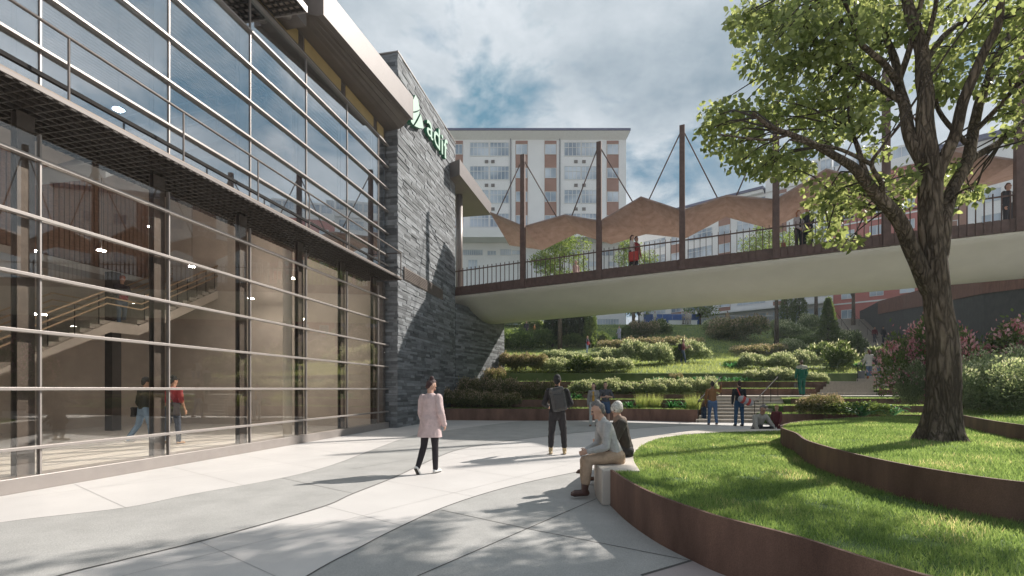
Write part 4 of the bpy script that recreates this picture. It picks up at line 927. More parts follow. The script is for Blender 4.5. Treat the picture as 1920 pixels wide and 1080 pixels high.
# strap leaved plants
def strap_mesh(seed, n=34):
    g = random.Random(seed); b = MB()
    for i in range(n):
        a = g.uniform(0,6.283); l = g.uniform(.35,.62); up = g.uniform(.35,1.1); w0 = .032; pts = []
        for k in range(6):
            t = k/5; r = l*(.12+.88*t)*math.cos(up)*1.0+.02; z = l*math.sin(up)*(1.5*t-.95*t*t*t); pts.append((r*math.cos(a)+g.uniform(-.004,.004), r*math.sin(a), max(.0,z), w0*(1-t**2.2)+.003))
        vs = []
        for (x,y,z,w_) in pts: vs += [(x-math.sin(a)*w_,y+math.cos(a)*w_,z),(x,y,z-.012),(x+math.sin(a)*w_,y-math.cos(a)*w_,z)]
        b.cur = g.random(); b.add(vs, [q for k in range(5) for q in ((k*3,k*3+1,k*3+4,k*3+3),(k*3+1,k*3+2,k*3+5,k*3+4))])
    me = b.mesh('strap_plant', smooth=True, fix=False); me.materials.append(L_strap); return me
SM = [strap_mesh(1), strap_mesh(2)]
def strap(p, sc, label):
    o = bpy.data.objects.new('strap_leaf_plant', SM[rng.randrange(2)]); COL.objects.link(o); o.location = p; o.scale = (sc,)*3; o.rotation_euler = (0,0,rng.uniform(0,6)); tag(o, label, 'plant', 'dark green strap leaved plants')
for px,d,h,sc,l in ((1182,23.4,.53,1.1,'strap leaved plant on the lowest terrace right of the seated couple'),(1260,23.2,.53,1.25,'strap leaved plant on the lowest terrace left of the stairs'),(1285,22.9,.53,1.0,'strap leaved plant on the lowest terrace nearest the stairs'),(1068,25.0,.93,1.1,'strap leaved plant right of the man with the backpack'),(1082,25.2,.93,.9,'strap leaved plant left of the standing woman')):
    strap(at(px,d,h), sc, l)
for i,px in enumerate(range(1232,1400,15)): strap(at(px,28.1,1.88), 1.0, 'strap leaved plant in the row on the bed behind the lower stairs')
for px,py,sc,l in ((1370,690,1.3,'strap leaved plant at the left foot of the rounded pale shrubs'),(1385,690,1.2,'strap leaved plant tucked under the rounded pale shrubs'),(970,628,1.6,'strap leaved plant at the top left of the slope'),(1150,640,1.6,'strap leaved plant right of the cypresses')): strap(HP(px,py), sc, l)
for i in range(9): strap(HP(1560+i*14, 690-i%3*2), 1.0, 'strap leaved plant in the row below the ferny shrubs')
for x,y,l in ((13.5,18.5,'strap leaved plant in front of the dark green spreading shrub'),(14.6,18.5,'strap leaved plant right of the dark green spreading shrub'),(14.4,19.5,'tall strap leaved plant behind the dark green spreading shrub')): strap((x,y,.46), 1.3, l)
# tall grasses on the lowest terrace
def tuft_mesh():
    n = 420; g = NR; a = g.uniform(0,6.283,n); r = np.sqrt(g.uniform(0,1,n))*.3; B = np.stack([np.cos(a)*r,np.sin(a)*r,np.zeros(n)],1); me = blades('grass_tuft', B, g.uniform(.4,.85,n), g.normal(size=(n,3))*.22, g.uniform(.012,.02,n), g.uniform(0,1,n)); me.materials.append(L_hgrass); return me
TM = tuft_mesh()
for px,d,h,l in ((1205,23.6,.53,'wispy tall grass tuft on the lowest terrace, left one'),(1228,23.6,.53,'wispy tall grass tuft on the lowest terrace between the strap leaved plants'),(1300,22.6,.53,'wispy tall grass tuft on the lowest terrace beside the steps')):
    o = bpy.data.objects.new('grass_tuft', TM); COL.objects.link(o); o.location = at(px,d,h); o.rotation_euler = (0,0,px); tag(o,l,'grass tuft','wispy tall grass tufts')
# ------------------------------------------------------------------ the big tree
TD = 7.03
tree = thing('broadleaf_tree', 'large spreading broadleaf tree with rough bark on the round lawn', 'tree', (6.26,7.03,H2))
def limb(pts, w0, w1, nm='limb', n=9):
    pts = [P(x,y,d) for x,y,d in pts]; sp = smooth_path(pts, 5); m = len(sp)
    rad = []
    for i,p in enumerate(sp):
        t = i/(m-1); rad.append((w0+(w1-w0)*t)*.44/FPX*TD)
    wob = [p+Vector((mnoise.noise(p*2.1),mnoise.noise(p*2.1+Vector((9,0,0))),0))*min(.04,rad[i]*.5) for i,p in enumerate(sp)]
    b = MB(); b.tube(wob, rad, n); b.build(nm, M_bark, tree, smooth=True); return wob
def trunk():
    prof = [(1762,834,96),(1763,826,88),(1763,812,76),(1765,790,66),(1767,760,59),(1769,720,57),(1769,680,55),(1767,640,52),(1762,600,49),(1757,560,46),(1754,520,45),(1749,470,43),(1745,420,41),(1745,370,40),(1746,335,40),(1741,300,40)]
    pts = [P(x,y,TD) for x,y,_ in prof]; rad = [w_*.45/FPX*TD for _,_,w_ in prof]; N_ = 40; vs = []
    sp = smooth_path([(p.x,p.z,r) for p,r in zip(pts,rad)], 10)
    for q in sp:
        for k in range(N_):
            a = 2*math.pi*k/N_; c = Vector((math.cos(a)*2.6, math.sin(a)*2.6, q[1]*1.3)); ridge = mnoise.fractal(Vector((c.x*2.2,c.y*2.2,q[1]*1.1)),1,2,3)
            fl = max(0,1-(q[1]-H2)/.5); root = .16*fl*fl*math.sin(a*5+1)
            r = q[2]*(1+.10*ridge+root); vs.append((q[0]+r*math.cos(a), TD+r*math.sin(a), q[1]))
    m = len(sp); b = MB(); b.add(vs, [(i*N_+k,i*N_+(k+1)%N_,(i+1)*N_+(k+1)%N_,(i+1)*N_+k) for i in range(m-1) for k in range(N_)]); b.build('trunk', M_bark, tree, smooth=True)
trunk()
LB = []
for pts,w0,w1 in (
 ([(1742,320,7.03),(1738,261,7.05),(1734,183,7.15),(1728,102,7.3),(1711,41,7.4),(1700,-10,7.5),(1690,-90,7.6),(1675,-190,7.7)],38,12),
 ([(1740,325,7.03),(1707,252,7.2),(1691,183,7.5),(1683,134,7.7),(1667,81,7.9),(1642,37,8.1),(1601,28,8.3)],28,7),
 ([(1687,150,7.6),(1707,81,7.4),(1728,0,7.3),(1740,-70,7.2)],15,7),
 ([(1692,190,7.45),(1634,151,7.7),(1585,122,7.9),(1536,102,8.0),(1516,45,8.2),(1510,0,8.3)],16,5),
 ([(1686,158,7.55),(1654,118,7.3),(1610,77,7.1),(1593,24,7.0),(1570,-20,6.9)],15,5),
 ([(1747,545,7.03),(1731,513,7.0),(1701,440,6.9),(1670,390,6.8),(1648,368,6.75),(1626,346,6.7),(1604,318,6.6),(1581,301,6.5),(1544,281,6.4),(1483,252,6.3),(1442,236,6.2),(1412,212,6.15)],34,5),
 ([(1660,380,6.78),(1626,330,6.9),(1610,280,7.1),(1594,239,7.3),(1590,180,7.5)],16,4),
 ([(1656,372,6.76),(1652,343,6.6),(1635,308,6.4),(1651,280,6.3),(1689,233,6.2)],11,4),
 ([(1635,308,6.4),(1580,282,6.2),(1530,270,6.0),(1480,262,5.9)],8,3),
 ([(1748,360,7.03),(1772,290,6.95),(1793,244,6.85),(1813,171,6.7),(1842,102,6.6),(1870,49,6.5),(1876,-10,6.4),(1880,-90,6.3)],26,10),
 ([(1755,500,7.03),(1766,440,7.0),(1777,379,7.1),(1813,297,7.3),(1825,232,7.5),(1846,163,7.7),(1882,81,7.9),(1925,20,8.1),(1970,-50,8.3)],32,10),
 ([(1812,302,7.3),(1870,269,7.5),(1920,228,7.8),(1995,180,8.0)],17,9),
 ([(1824,248,7.45),(1878,195,7.2),(1911,155,7.0),(1955,105,6.9)],12,7),
 ([(1810,268,7.25),(1760,208,7.6),(1758,163,7.8),(1752,122,8.0)],11,5),
 ([(1731,120,7.25),(1768,69,7.4),(1809,37,7.6),(1842,0,7.8),(1880,-60,8.0)],14,7),
 ([(1729,105,7.3),(1752,24,7.0),(1762,-40,6.8)],12,6),
 ([(1480,252,6.3),(1440,262,6.2),(1390,258,6.1),(1350,252,6.0)],6,2.5),
 ([(1670,392,6.8),(1640,372,7.1),(1600,362,7.3),(1565,365,7.4)],7,3),
 ([(1745,370,7.03),(1720,355,7.5),(1690,372,7.8),(1650,400,8.0)],7,3),
 ([(1775,385,7.1),(1800,360,6.8),(1825,350,6.6)],6,3)):
    LB += limb(pts,w0,w1)
bl = [(1420,215,48),(1372,215,42),(1340,208,30),(1332,240,26),(1400,262,44),(1440,290,46),(1388,292,32),(1352,278,24),(1480,300,46),(1430,318,28),(1510,318,36),(1470,190,48),(1520,212,56),(1560,180,56),(1470,135,46),(1420,112,38),(1402,62,30),(1440,62,46),(1430,20,46),(1500,40,56),(1500,92,56),(1550,62,56),(1570,122,52),(1600,52,48),(1612,132,46),(1600,202,46),(1640,172,40),(1580,250,44),(1630,232,40),(1540,262,40),(1650,92,38),(1640,22,46),(1680,42,46),(1700,8,50),(1652,282,26),(1720,52,36),
 (1560,352,36),(1602,352,40),(1640,342,34),(1546,382,32),(1582,392,40),(1620,388,26),(1562,430,34),(1590,452,22),(1690,332,30),(1704,362,26),(1682,388,22),(1770,318,26),(1802,332,32),(1822,356,30),(1790,372,26),(1782,400,20),(1835,372,18),
 (1780,22,52),(1802,82,46),(1772,112,36),(1790,162,40),(1762,150,30),(1850,30,54),(1888,92,46),(1905,30,56),(1862,142,40),(1908,162,36),(1900,195,26),(1916,250,22),
 (1395,30,26),(1478,10,50),(1560,8,50),(1610,-20,60)]
cl = []
for x,y,r in bl:
    for k in range(2): cl.append((x+rng.gauss(0,6),y+rng.gauss(0,6),r,7.1+rng.uniform(-.35,2.3)))
for k in range(22): cl.append((rng.uniform(1420,2150),rng.uniform(-330,-30),rng.uniform(60,95),7.2+rng.uniform(-2.2,2.4)))
for k in range(12): cl.append((rng.uniform(1950,2120),rng.uniform(-40,230),rng.uniform(50,80),7.2+rng.uniform(-1.8,2)))
Cs=[];Ds=[];tw = MB(); LBs = LB[::3]
for x,y,r,d in cl:
    c = P(x*1.0+ (x-1745)*0, y, d) if True else None
    rr = r/FPX*7.1; c = Vector((c.x*1.0, c.y, c.z)); sc = 7.1/d; c = Vector(((x-960)/FPX*7.1+ (d-7.1)*(x-960)/FPX*.9, d, c.z))
    q = min(LBs, key=lambda v: (v-c).length_squared)
    mid = (q+c)/2+Vector((rng.uniform(-.1,.1),rng.uniform(-.1,.1),.08)); tw.tube([q,mid,c],[.016,.011,.006],5)
    for k in range(3):
        e = c+Vector(NR.normal(size=3))*rr*.4; tw.tube([mid.lerp(c,.6),e],[.007,.003],4)
    n = int(118*(r/45)**2*(1.0 if y > -20 else .55)); g = NR; dd = rnd(g,n)*np.array([1,1,.62]); rad = g.uniform(.12,1,n)**.55
    Cs.append(np.array(c)+dd*rad[:,None]*rr*1.08); Ds.append(dd)
tag(tw.build('twigs', M_twig, tree, fix=False), kind='stuff')
C = np.concatenate(Cs); D = np.concatenate(Ds); n = len(C)
dirs = nrm(D*.6+NR.normal(size=(n,3))*.55+np.array([0,0,-.55])); nn = nrm(NR.normal(size=(n,3))*.7+np.array([0,0,.75])+D*.3)
me = leaves('crown', C, dirs, nn, NR.uniform(.065,.115,n), .78, NR.uniform(0,1,n), fold=.1); obj('crown', me, L_tree, tree)
# ------------------------------------------------------------------ young trees, cypresses, spruces
def young_tree(label, base, H, W, tr, seed, nleaf=5200, lean=0, name='young_tree', clear=.45, lf=None, size=.2, group='young trees on the slope'):
    g = np.random.default_rng(seed); r_ = random.Random(seed); base = Vector(base)
    t = thing(name, label, 'tree', base, group); top = base+Vector((lean,0,H*clear)); b = MB()
    b.tube([base-Vector((0,0,.2)),base.lerp(top,.5)+Vector((lean*.2,0,0)),top,top+Vector((lean*.2,0,H*.25))],[tr*1.25,tr,tr*.8,tr*.35],9); cc = []
    for i in range(8):
        a = i*2.4+r_.random(); e = top+Vector((math.cos(a)*W*.34*r_.uniform(.6,1.1),math.sin(a)*W*.34*r_.uniform(.6,1.1),H*(1-clear)*r_.uniform(.15,.8)))
        s_ = base.lerp(top,r_.uniform(.8,1.0)); b.tube([s_,s_.lerp(e,.5)+Vector((0,0,.2)),e],[tr*.5,tr*.3,tr*.1],6); cc.append(e)
    b.build('trunk', M_bark, t, smooth=True)
    for i in range(16): 
        u = r_.uniform(-1,1); a = r_.uniform(0,6.283); rr = W*.40*math.sqrt(max(0,1-u*u))*r_.uniform(.5,1); cc.append(base+Vector((lean+rr*math.cos(a),rr*math.sin(a),H*clear+(H*(1-clear))*(.5+.42*u))))
    Cs = []; Dd = []
    for c in cc:
        m = nleaf//len(cc); d = rnd(g,m); rad = g.uniform(.2,1,m)**.5*W*g.uniform(.14,.21); Cs.append(np.array(c)+d*rad[:,None]*np.array([1,1,.75])); Dd.append(d)
    C = np.concatenate(Cs); D = np.concatenate(Dd); m = len(C)
    obj('crown', leaves('crown', C, D*.5+g.normal(size=(m,3))*.6+np.array([0,0,-.3]), g.normal(size=(m,3))*.7+np.array([0,0,.7]), g.uniform(.7,1.25,m)*size, .65, g.uniform(0,1,m)), lf or L_bg, t); return t
p = HP(1050,657); young_tree('young tree with a forked trunk, crown showing above the bridge near the second pylon', p, 13.2, 6.3, .21, 21, 6500)
p = HP(1456,654); young_tree('young tree right of the row, crown above the bridge left of the standing couple', p, 13.4, 8.0, .2, 22, 7500)
p = HP(1188,622); young_tree('thin tree whose crown rises behind the woman with the red bag on the bridge', p, 11.6, 5.8, .2, 23, 5200)
p = HP(1600,628); young_tree('young tree crown behind the bridge railing beside the red house', p, 12.0, 6.0, .2, 24, 5200)
p = HP(1530,607); young_tree('slim trunk standing left of the spruce at the top of the slope', p, 11.2, 3.4, .22, 25, 2600)
for px,l,sd in ((1200,'small many branched street tree left of the blue hoarding',31),(1316,'small many branched street tree in front of the blue hoarding',32)):
    p = P(px,606,66.2); young_tree(l, (p.x,66.8,10.4), 4.6, 5.2, .1, sd, 1500, clear=.3, size=.26, name='street_tree', group='small street trees at the top of the slope')
def column_tree(label, base, H, W, seed, mat, n=5200, cone=False, name='cypress', group='dark cypresses', size=.22):
    g = np.random.default_rng(seed); t = thing(name, label, 'tree', base, group); b = MB(); b.tube([Vector(base)-Vector((0,0,.1)),Vector(base)+Vector((0,0,H*.9))],[W*.07,W*.02],7); b.build('trunk', M_bark, t)
    z = g.uniform(0,1,n)**(1.25 if cone else .95); a = g.uniform(0,6.283,n)
    if cone:
        env = (1-z)**.85*W/2*(.72+.28*np.abs(np.sin(z*34+np.sin(a*3)*.8)))+.03
    else: env = W/2*np.clip(np.minimum(1,(1-z)*2.6)**.55,0,1)*(.82+.18*np.sin(a*4+z*9))
    rad = env*g.uniform(.2,1,n)**.4; C = np.stack([base[0]+np.cos(a)*rad,base[1]+np.sin(a)*rad,base[2]+H*(.04+.96*z)],1)
    D = np.stack([np.cos(a),np.sin(a),np.full(n,.35 if cone else 1.4)],1)+g.normal(size=(n,3))*.35
    obj('crown', leaves('crown', C, D, g.normal(size=(n,3)), g.uniform(.7,1.3,n)*size, .35, g.uniform(0,1,n)), mat, t)
for px,w_,l,hh in ((1036,34,'dark cypress at the left end of the dense group',8.2),(1062,34,'dark cypress in the middle of the group, behind the young tree trunk',9.2),(1086,30,'dark cypress at the right of the dense group',9.0)):
    p = HP(px,650); column_tree(l, p, hh*.62, pxw(w_,p.y)*1.1, px, L_dark, 6500)
p = HP(1106,652); column_tree('lighter green cypress closing the dark group on its right', p, 5.6, pxw(26,p.y), 77, L_green, 4200, group='dark cypresses')
for px,l in ((1482,'green columnar tree at the street, left one behind the young tree'),(1505,'green columnar tree at the street, right one of the pair')):
    p = P(px,606,66); column_tree(l, (p.x,66.8,10.4), 4.4, 2.0, px, L_green, 2600, name='columnar_tree', group='columnar trees at the street')
p = HP(1553,668); column_tree('tall spruce on the slope left of the upper stairs', p, pxw(108,p.y), pxw(50,p.y), 5, L_green, 7000, True, 'spruce', 'spruces', .22)
p = HP(1608,672); column_tree('small young spruce between the ferny shrubs near the stairs', p, pxw(46,p.y), pxw(22,p.y), 6, L_green, 1800, True, 'spruce', 'spruces', .16)
# ================================================================== PEOPLE
PEND = []
WR = bpy.data.textures.new('cloth_wrinkle', 'CLOUDS'); WR.noise_scale = .11; WR.noise_depth = 2
def rm(name, b, m, parent, vox=.012, sm=4, wr=0):
    me = b.mesh(name); o = obj(name, me, m, parent)
    q = o.modifiers.new('r','REMESH'); q.mode = 'VOXEL'; q.voxel_size = vox; q.use_smooth_shade = True
    q = o.modifiers.new('s','SMOOTH'); q.factor = .5; q.iterations = sm
    if wr: q = o.modifiers.new('d','DISPLACE'); q.texture = WR; q.strength = wr; q.mid_level = .5; q.texture_coords = 'LOCAL'
    PEND.append(o); return o
def finish():
    bpy.context.view_layer.update(); dg = bpy.context.evaluated_depsgraph_get(); out = []
    for o in PEND: out.append((o, bpy.data.meshes.new_from_object(o.evaluated_get(dg))))
    for o, me in out:
        ms = list(o.data.materials); o.modifiers.clear(); old = o.data; me.name = old.name; o.data = me
        if not len(me.materials):
            for x in ms: me.materials.append(x)
        me.polygons.foreach_set('use_smooth', [True]*len(me.polygons))
    PEND.clear()
def cap(b, a, c, ra, rb, lat=None, dep=1.0, n=12, flat=False):
    a, c = Vector(a), Vector(c); d = c-a
    d = d.normalized() if d.length > 1e-5 else Vector((0,0,1))
    x = (lat-d*lat.dot(d)) if lat is not None else d.orthogonal()
    x = x.normalized() if x.length > 1e-4 else d.orthogonal().normalized()
    y = d.cross(x)*dep; rows = []
    for k in range(5): t = -math.pi/2+(k+.25)*math.pi/10; rows.append((a+d*ra*math.sin(t)*min(1,dep+.2), ra*math.cos(t)))
    rows.append((a,ra)); rows.append((c,rb))
    for k in range(0 if flat else 5): t = math.pi/2-(4-k+.25)*math.pi/10; rows.append((c+d*rb*math.sin(t)*min(1,dep+.2), rb*math.cos(t)))
    vs = [p+(x*math.cos(2*math.pi*k/n)+y*math.sin(2*math.pi*k/n))*r for p,r in rows for k in range(n)]
    m = len(rows); fs = [(i*n+k,i*n+(k+1)%n,(i+1)*n+(k+1)%n,(i+1)*n+k) for i in range(m-1) for k in range(n)]
    fs += [tuple(range(n-1,-1,-1)), tuple((m-1)*n+k for k in range(n))]
    b.add(vs, fs)
CM = {}
def cloth(c, rough=.85, var=.12, sc=14):
    k = (c, rough)
    if k not in CM: CM[k] = pm('cloth_%d'%len(CM), c, rough, var, sc, .25, 90, fine=.15)
    return CM[k]
SKIN = {'light': pm('skin_light',(.50,.30,.22),.5,.06,20), 'tan': pm('skin_tan',(.38,.21,.14),.5,.06,20), 'dark': pm('skin_dark',(.16,.085,.055),.5,.06,20)}
M_eye = pm('eye_dark',(.02,.015,.012),.2,.05); M_lip = pm('lips',(.36,.13,.11),.5,.05)
Z = Vector((0,0,1))
def person(label, loc, rz, H=1.75, lean=0, legs=((0,0,4),(0,0,4)), arms=((3,8,12,0),(3,8,12,0)), head=(0,0), seat=None, top=(.2,.2,.2), bottom=(.05,.06,.1), shoe=(.05,.03,.02), hair=(.03,.02,.015),
           skin='light', style='short', sleeve='long', coat=0, leglen='long', female=False, near=False, turn=0, group=None, collar=None, toe=(0,0), open_=None, sole=None, belt=None, jw=1.0, trouser=1.0):
    k = H/1.75; p = thing('person', label, 'person', loc, group, R(rz), local=True)
    vox = .0075 if near else .013
    lat = Vector((1,0,0)); fw = Vector((0,-1,0)); L = R(lean)
    up = Vector((0,-math.sin(L),math.cos(L)))
    hw, sh = (.088,.168) if female else (.085,.192); hw *= k; sh *= k
    T, Cf = .435*k, .425*k
    def ldir(a, ab, s): a = R(a); ab = R(ab); return Vector((s*math.sin(ab), -math.sin(a)*math.cos(ab), -math.cos(a)*math.cos(ab)))
    J = []
    for (hp,kn,ab),s in zip(legs,(-1,1)):
        h0 = Vector((s*hw,0,0)); kn_ = h0+ldir(hp,ab,s)*T; an = kn_+ldir(hp-kn,ab*.4,s)*Cf; J.append([h0,kn_,an])
    hz_ = seat if seat is not None else -min(j[2].z for j in J)+.075*k
    for j in J:
        for q in j: q.z += hz_
    pel = Vector((0,0,hz_))
    tr_ = Matrix.Rotation(R(turn),3,'Z'); tl = tr_ @ lat
    def sp(d): return pel+up*d*k
    nk = sp(.535); hc = sp(.70)+Vector((0,-.012*k,0))
    Mh = Matrix.Rotation(R(head[0]+turn),3,'Z') @ Matrix.Rotation(R(head[1]+lean*.35),3,'X')
    def hd(x,y,z): return hc+Mh @ (Vector((x,y,z))*k)     # y negative is towards the face
    sk = SKIN[skin]
    # ---- arms
    A = []
    for (fl,ab,el,inn),s in zip(arms,(-1,1)):
        s0 = sp(.475)+tl*s*sh
        u = ldir(fl,ab,s); u = tr_ @ u; e = s0+u*.295*k
        f_ = ldir(fl+el,ab*.5,s); i_ = R(inn); f_ = (f_*math.cos(i_)+Vector((-s*math.sin(i_),0,0))).normalized(); f_ = tr_ @ f_
        w_ = e+f_*.25*k; A.append((s0,e,w_,f_,s))
    # ---- body (one continuous skin surface)
    b = MB()
    cap(b, hd(0,.012,.02), hd(0,-.004,.03), .078*k, .076*k, Mh@lat, 1.15, 16); cap(b, hd(0,-.02,-.03), hd(0,-.035,-.075), .062*k, .045*k, Mh@lat, 1.0)
    cap(b, hd(0,-.085,.012), hd(0,-.102,-.022), .010*k, .015*k); cap(b, hd(0,-.072,-.09), hd(0,-.07,-.095), .022*k, .02*k)
    cap(b, hd(-.03,-.078,.026), hd(.03,-.078,.026), .014*k, .014*k)
    for s in (-1,1): cap(b, hd(s*.077,.008,.012), hd(s*.08,.012,-.022), .016*k, .012*k, Mh@Vector((0,1,0)), .6)
    cap(b, sp(.50), hd(0,.0,-.06), .058*k, .052*k); cap(b, sp(.05), sp(.28), .125*k, .11*k, tl, .68); cap(b, sp(.28), sp(.44), .12*k, .13*k, tl, .68); cap(b, sp(.0), sp(.06), .135*k, .13*k, lat, .72)
    cap(b, A[0][0], A[1][0], .045*k, .045*k); cap(b, sp(.46), nk, .085*k, .055*k, tl, .75)
    for s0,e,w_,f_,s in A:
        cap(b, s0, e, .046*k, .037*k); cap(b, e, w_, .038*k, .025*k)
        palmn = (tr_ @ Vector((-s,0,0))); palmn = (palmn-f_*palmn.dot(f_)); palmn = palmn.normalized() if palmn.length > .2 else fw
        side = f_.cross(palmn).normalized()
        if side.y > 0 or (abs(side.y) < .3 and side.z < 0): side = -side
        pm_ = w_+f_*.085*k; cap(b, w_+f_*.02*k, pm_, .030*k, .036*k, side, .45)
        fr = (.0085 if near else .0105)*k
        for q,(o_,l) in enumerate(((.029,.066),(.010,.076),(-.010,.072),(-.028,.056))):
            r0 = pm_+side*o_*k; d1 = (f_+palmn*(.30+.05*q)).normalized(); m_ = r0+d1*l*.52*k; d2 = (f_*.75+palmn*(.75+.08*q)).normalized(); cap(b, r0-f_*.02*k, m_, fr*1.08, fr, n=8); cap(b, m_, m_+d2*l*.5*k, fr, fr*.8, n=8)
        t0 = w_+f_*.03*k+side*.025*k; t1 = t0+(side*.75+f_*.65+palmn*.25).normalized()*.045*k; cap(b, t0, t1, fr*1.25, fr*1.1, n=8); cap(b, t1, t1+(f_*.85+side*.25+palmn*.35).normalized()*.03*k, fr*1.1, fr*.85, n=8)
    for (h0,kn_,an) in J: cap(b, h0, kn_, .08*k, .052*k); cap(b, kn_, kn_.lerp(an,.35), .052*k, .052*k); cap(b, kn_.lerp(an,.3), an, .052*k, .034*k)
    rm('body', b, sk, p, vox, 3)
    b = MB()
    for s in (-1,1): b.sphere(hd(s*.030,-.083,.012), .0115*k, 8, 6)
    b.build('eyes', M_eye, p, smooth=True)
    b = MB(); b.sphere(hd(0,-.088,-.052), (.022*k,.010*k,.007*k), 10, 6); b.build('mouth', M_lip, p, smooth=True)
    # ---- hair or hat
    b = MB(); hm = cloth(hair, .7, .55, 55)
    if style == 'beanie':
        cap(b, hd(0,.022,.03), hd(0,.035,.075), .095*k, .082*k, Mh@lat, 1.12, 16); cap(b, hd(0,-.01,.035), hd(0,.02,.045), .092*k, .095*k, Mh@lat, 1.1)
        rm('knit_hat', b, hm, p, vox, 3, .02)
    else:
        cap(b, hd(0,.030,.026), hd(0,.014,.056), .0805*k, .070*k, Mh@lat, 1.10, 16); cap(b, hd(0,-.030,.088), hd(0,.03,.094), .038*k, .05*k, Mh@lat, 1.25); cap(b, hd(0,.06,-.03), hd(0,.045,.03), .055*k, .07*k, Mh@lat, .8)
        if style == 'bun': cap(b, hd(0,.045,.128), hd(0,.055,.145), .046*k, .044*k)
        if style == 'long': cap(b, hd(0,.065,.0), hd(0,.075,-.17), .074*k, .05*k, Mh@lat, .6)
        if style == 'full': cap(b, hd(0,.03,.07), hd(0,.02,.085), .092*k, .085*k)
        rm('hair', b, hm, p, vox, 3, .012)
        if style == 'cap':
            b = MB(); cap(b, hd(0,.012,.052), hd(0,.015,.075), .088*k, .078*k, Mh@lat, 1.12, 16); cap(b, hd(0,-.09,.058), hd(0,-.13,.05), .05*k, .045*k, Mh@lat, .18); rm('cap', b, cloth((.02,.02,.022)), p, vox, 2)
    # ---- lower garment
    bm_ = cloth(bottom); i_ = .012*k*trouser
    b = MB(); cap(b, sp(-.03), sp(.12), .150*k+i_, .132*k+i_, lat, .74)
    for (h0,kn_,an) in J:
        cap(b, h0+Vector((0,.012*k,.0)), h0.lerp(kn_,.3), .094*k+i_*.6, .085*k+i_*.6)
        if leglen == 'shorts': cap(b, h0, h0.lerp(kn_,.82), .09*k+i_, .075*k+i_*1.6)
        else:
            cap(b, h0.lerp(kn_,.2), kn_, .088*k+i_*.6, .060*k+i_*.7); e_ = kn_.lerp(an,.97 if sole is None else .74); cap(b, kn_, kn_.lerp(an,.4), .060*k+i_*.7, .058*k+i_*.7); cap(b, kn_.lerp(an,.4), e_, .058*k+i_*.7, .044*k+i_)
    rm('shorts' if leglen == 'shorts' else 'trousers', b, bm_, p, vox, 3, .018*trouser)
    if belt: 
        b = MB(); cap(b, sp(.10), sp(.125), .139*k+i_, .139*k+i_, lat, .76); rm('belt', b, cloth(belt,.5), p, vox, 2)
    # ---- upper garment
    tm = cloth(top); i_ = (.020 if coat == 0 else .028)*k*jw; b = MB()
    lo = .06 if coat == 0 else 0
    cap(b, sp(lo), sp(.26), .142*k+i_, .125*k+i_, tl, .72); cap(b, sp(.26), sp(.42), .128*k+i_, .140*k+i_*.8, tl, .72); cap(b, A[0][0]+up*-.005, A[1][0]+up*-.005, .052*k+i_*.5, .052*k+i_*.5); cap(b, sp(.42), sp(.50), .125*k, .07*k+i_*.4, tl, .72)
    if female: 
        for s in (-1,1): cap(b, sp(.33)+tl*s*.065*k+fw*.06*k, sp(.35)+tl*s*.065*k+fw*.07*k, .065*k, .06*k)
    if coat:
        kd = (J[0][1]+J[1][1])/2-(J[0][0]+J[1][0])/2; e_ = pel+kd.normalized()*coat*k; cap(b, sp(.04), pel.lerp(e_,.5), .155*k+i_, .175*k+i_, lat, .78, 18, True); cap(b, pel.lerp(e_,.4), e_, .170*k+i_, .185*k+i_*1.4, lat, .80, 18, True)
    for s0,e,w_,f_,s in A:
        cap(b, s0, e, .053*k+i_*.6, .042*k+i_*.7)
        if sleeve == 'long': cap(b, e, w_-f_*.01*k, .043*k+i_*.7, .031*k+i_*.6)
        elif sleeve == 'rolled': cap(b, e, e.lerp(w_,.35), .043*k+i_*.7, .040*k+i_*.7)
    if sleeve == 'short':
        b2 = MB(); b2.v, b2.f = list(b.v), list(b.f)
    if collar is not None: cap(b, sp(.50), sp(.555), .070*k, .066*k, tl, .95)
    rm('coat' if coat else 'top', b, tm, p, vox, 3, .022)
    if open_ is not None:
        b = MB(); cap(b, sp(.12)+tr_@fw*.055*k, sp(.44)+tr_@fw*.062*k, .060*k+i_*.6, .055*k+i_*.3, tl, 1.0); rm('undershirt', b, cloth(open_), p, vox, 3)
    # ---- shoes
    for (h0,kn_,an),tp in zip(J,toe):
        a = R(tp); cd = (an-kn_).normalized(); d = Vector((0,-math.cos(a),-math.sin(a)))
        if seat is None and tp == 0: an = Vector((an.x,an.y,max(an.z,.07*k)))
        sz = Vector((0,-math.sin(a),math.cos(a)*1)) if tp else Z
        b = MB(); heel = an-sz*.035*k-d*.035*k; cap(b, heel, an-sz*.040*k+d*.14*k, .037*k, .040*k, lat, .85); cap(b, an-sz*.045*k+d*.12*k, an-sz*.05*k+d*.175*k, .041*k, .032*k, lat, .7); cap(b, an+Z*0, an-sz*.02*k, .042*k, .040*k)
        if sole is not None: cap(b, an-cd*.12*k, an, .050*k, .046*k, flat=False)
        s_ = rm('boot' if sole is not None else 'shoe', b, cloth(shoe,.5), p, vox, 2)
        b = MB(); cap(b, heel-sz*.024*k, an-sz*.068*k+d*.15*k, .037*k, .039*k, lat, .32); rm('sole', b, cloth(sole if sole is not None else (.05,.045,.04)), s_, vox, 1)
    p['_h'] = hz_; 
    return p, dict(A=A, J=J, sp=sp, hd=hd, k=k, tl=tl, up=up)
def wp_(p, v): # local -> world point of a person
    return Matrix.Translation(p.location) @ Matrix.Rotation(p.rotation_euler[2],4,'Z') @ Vector(v)
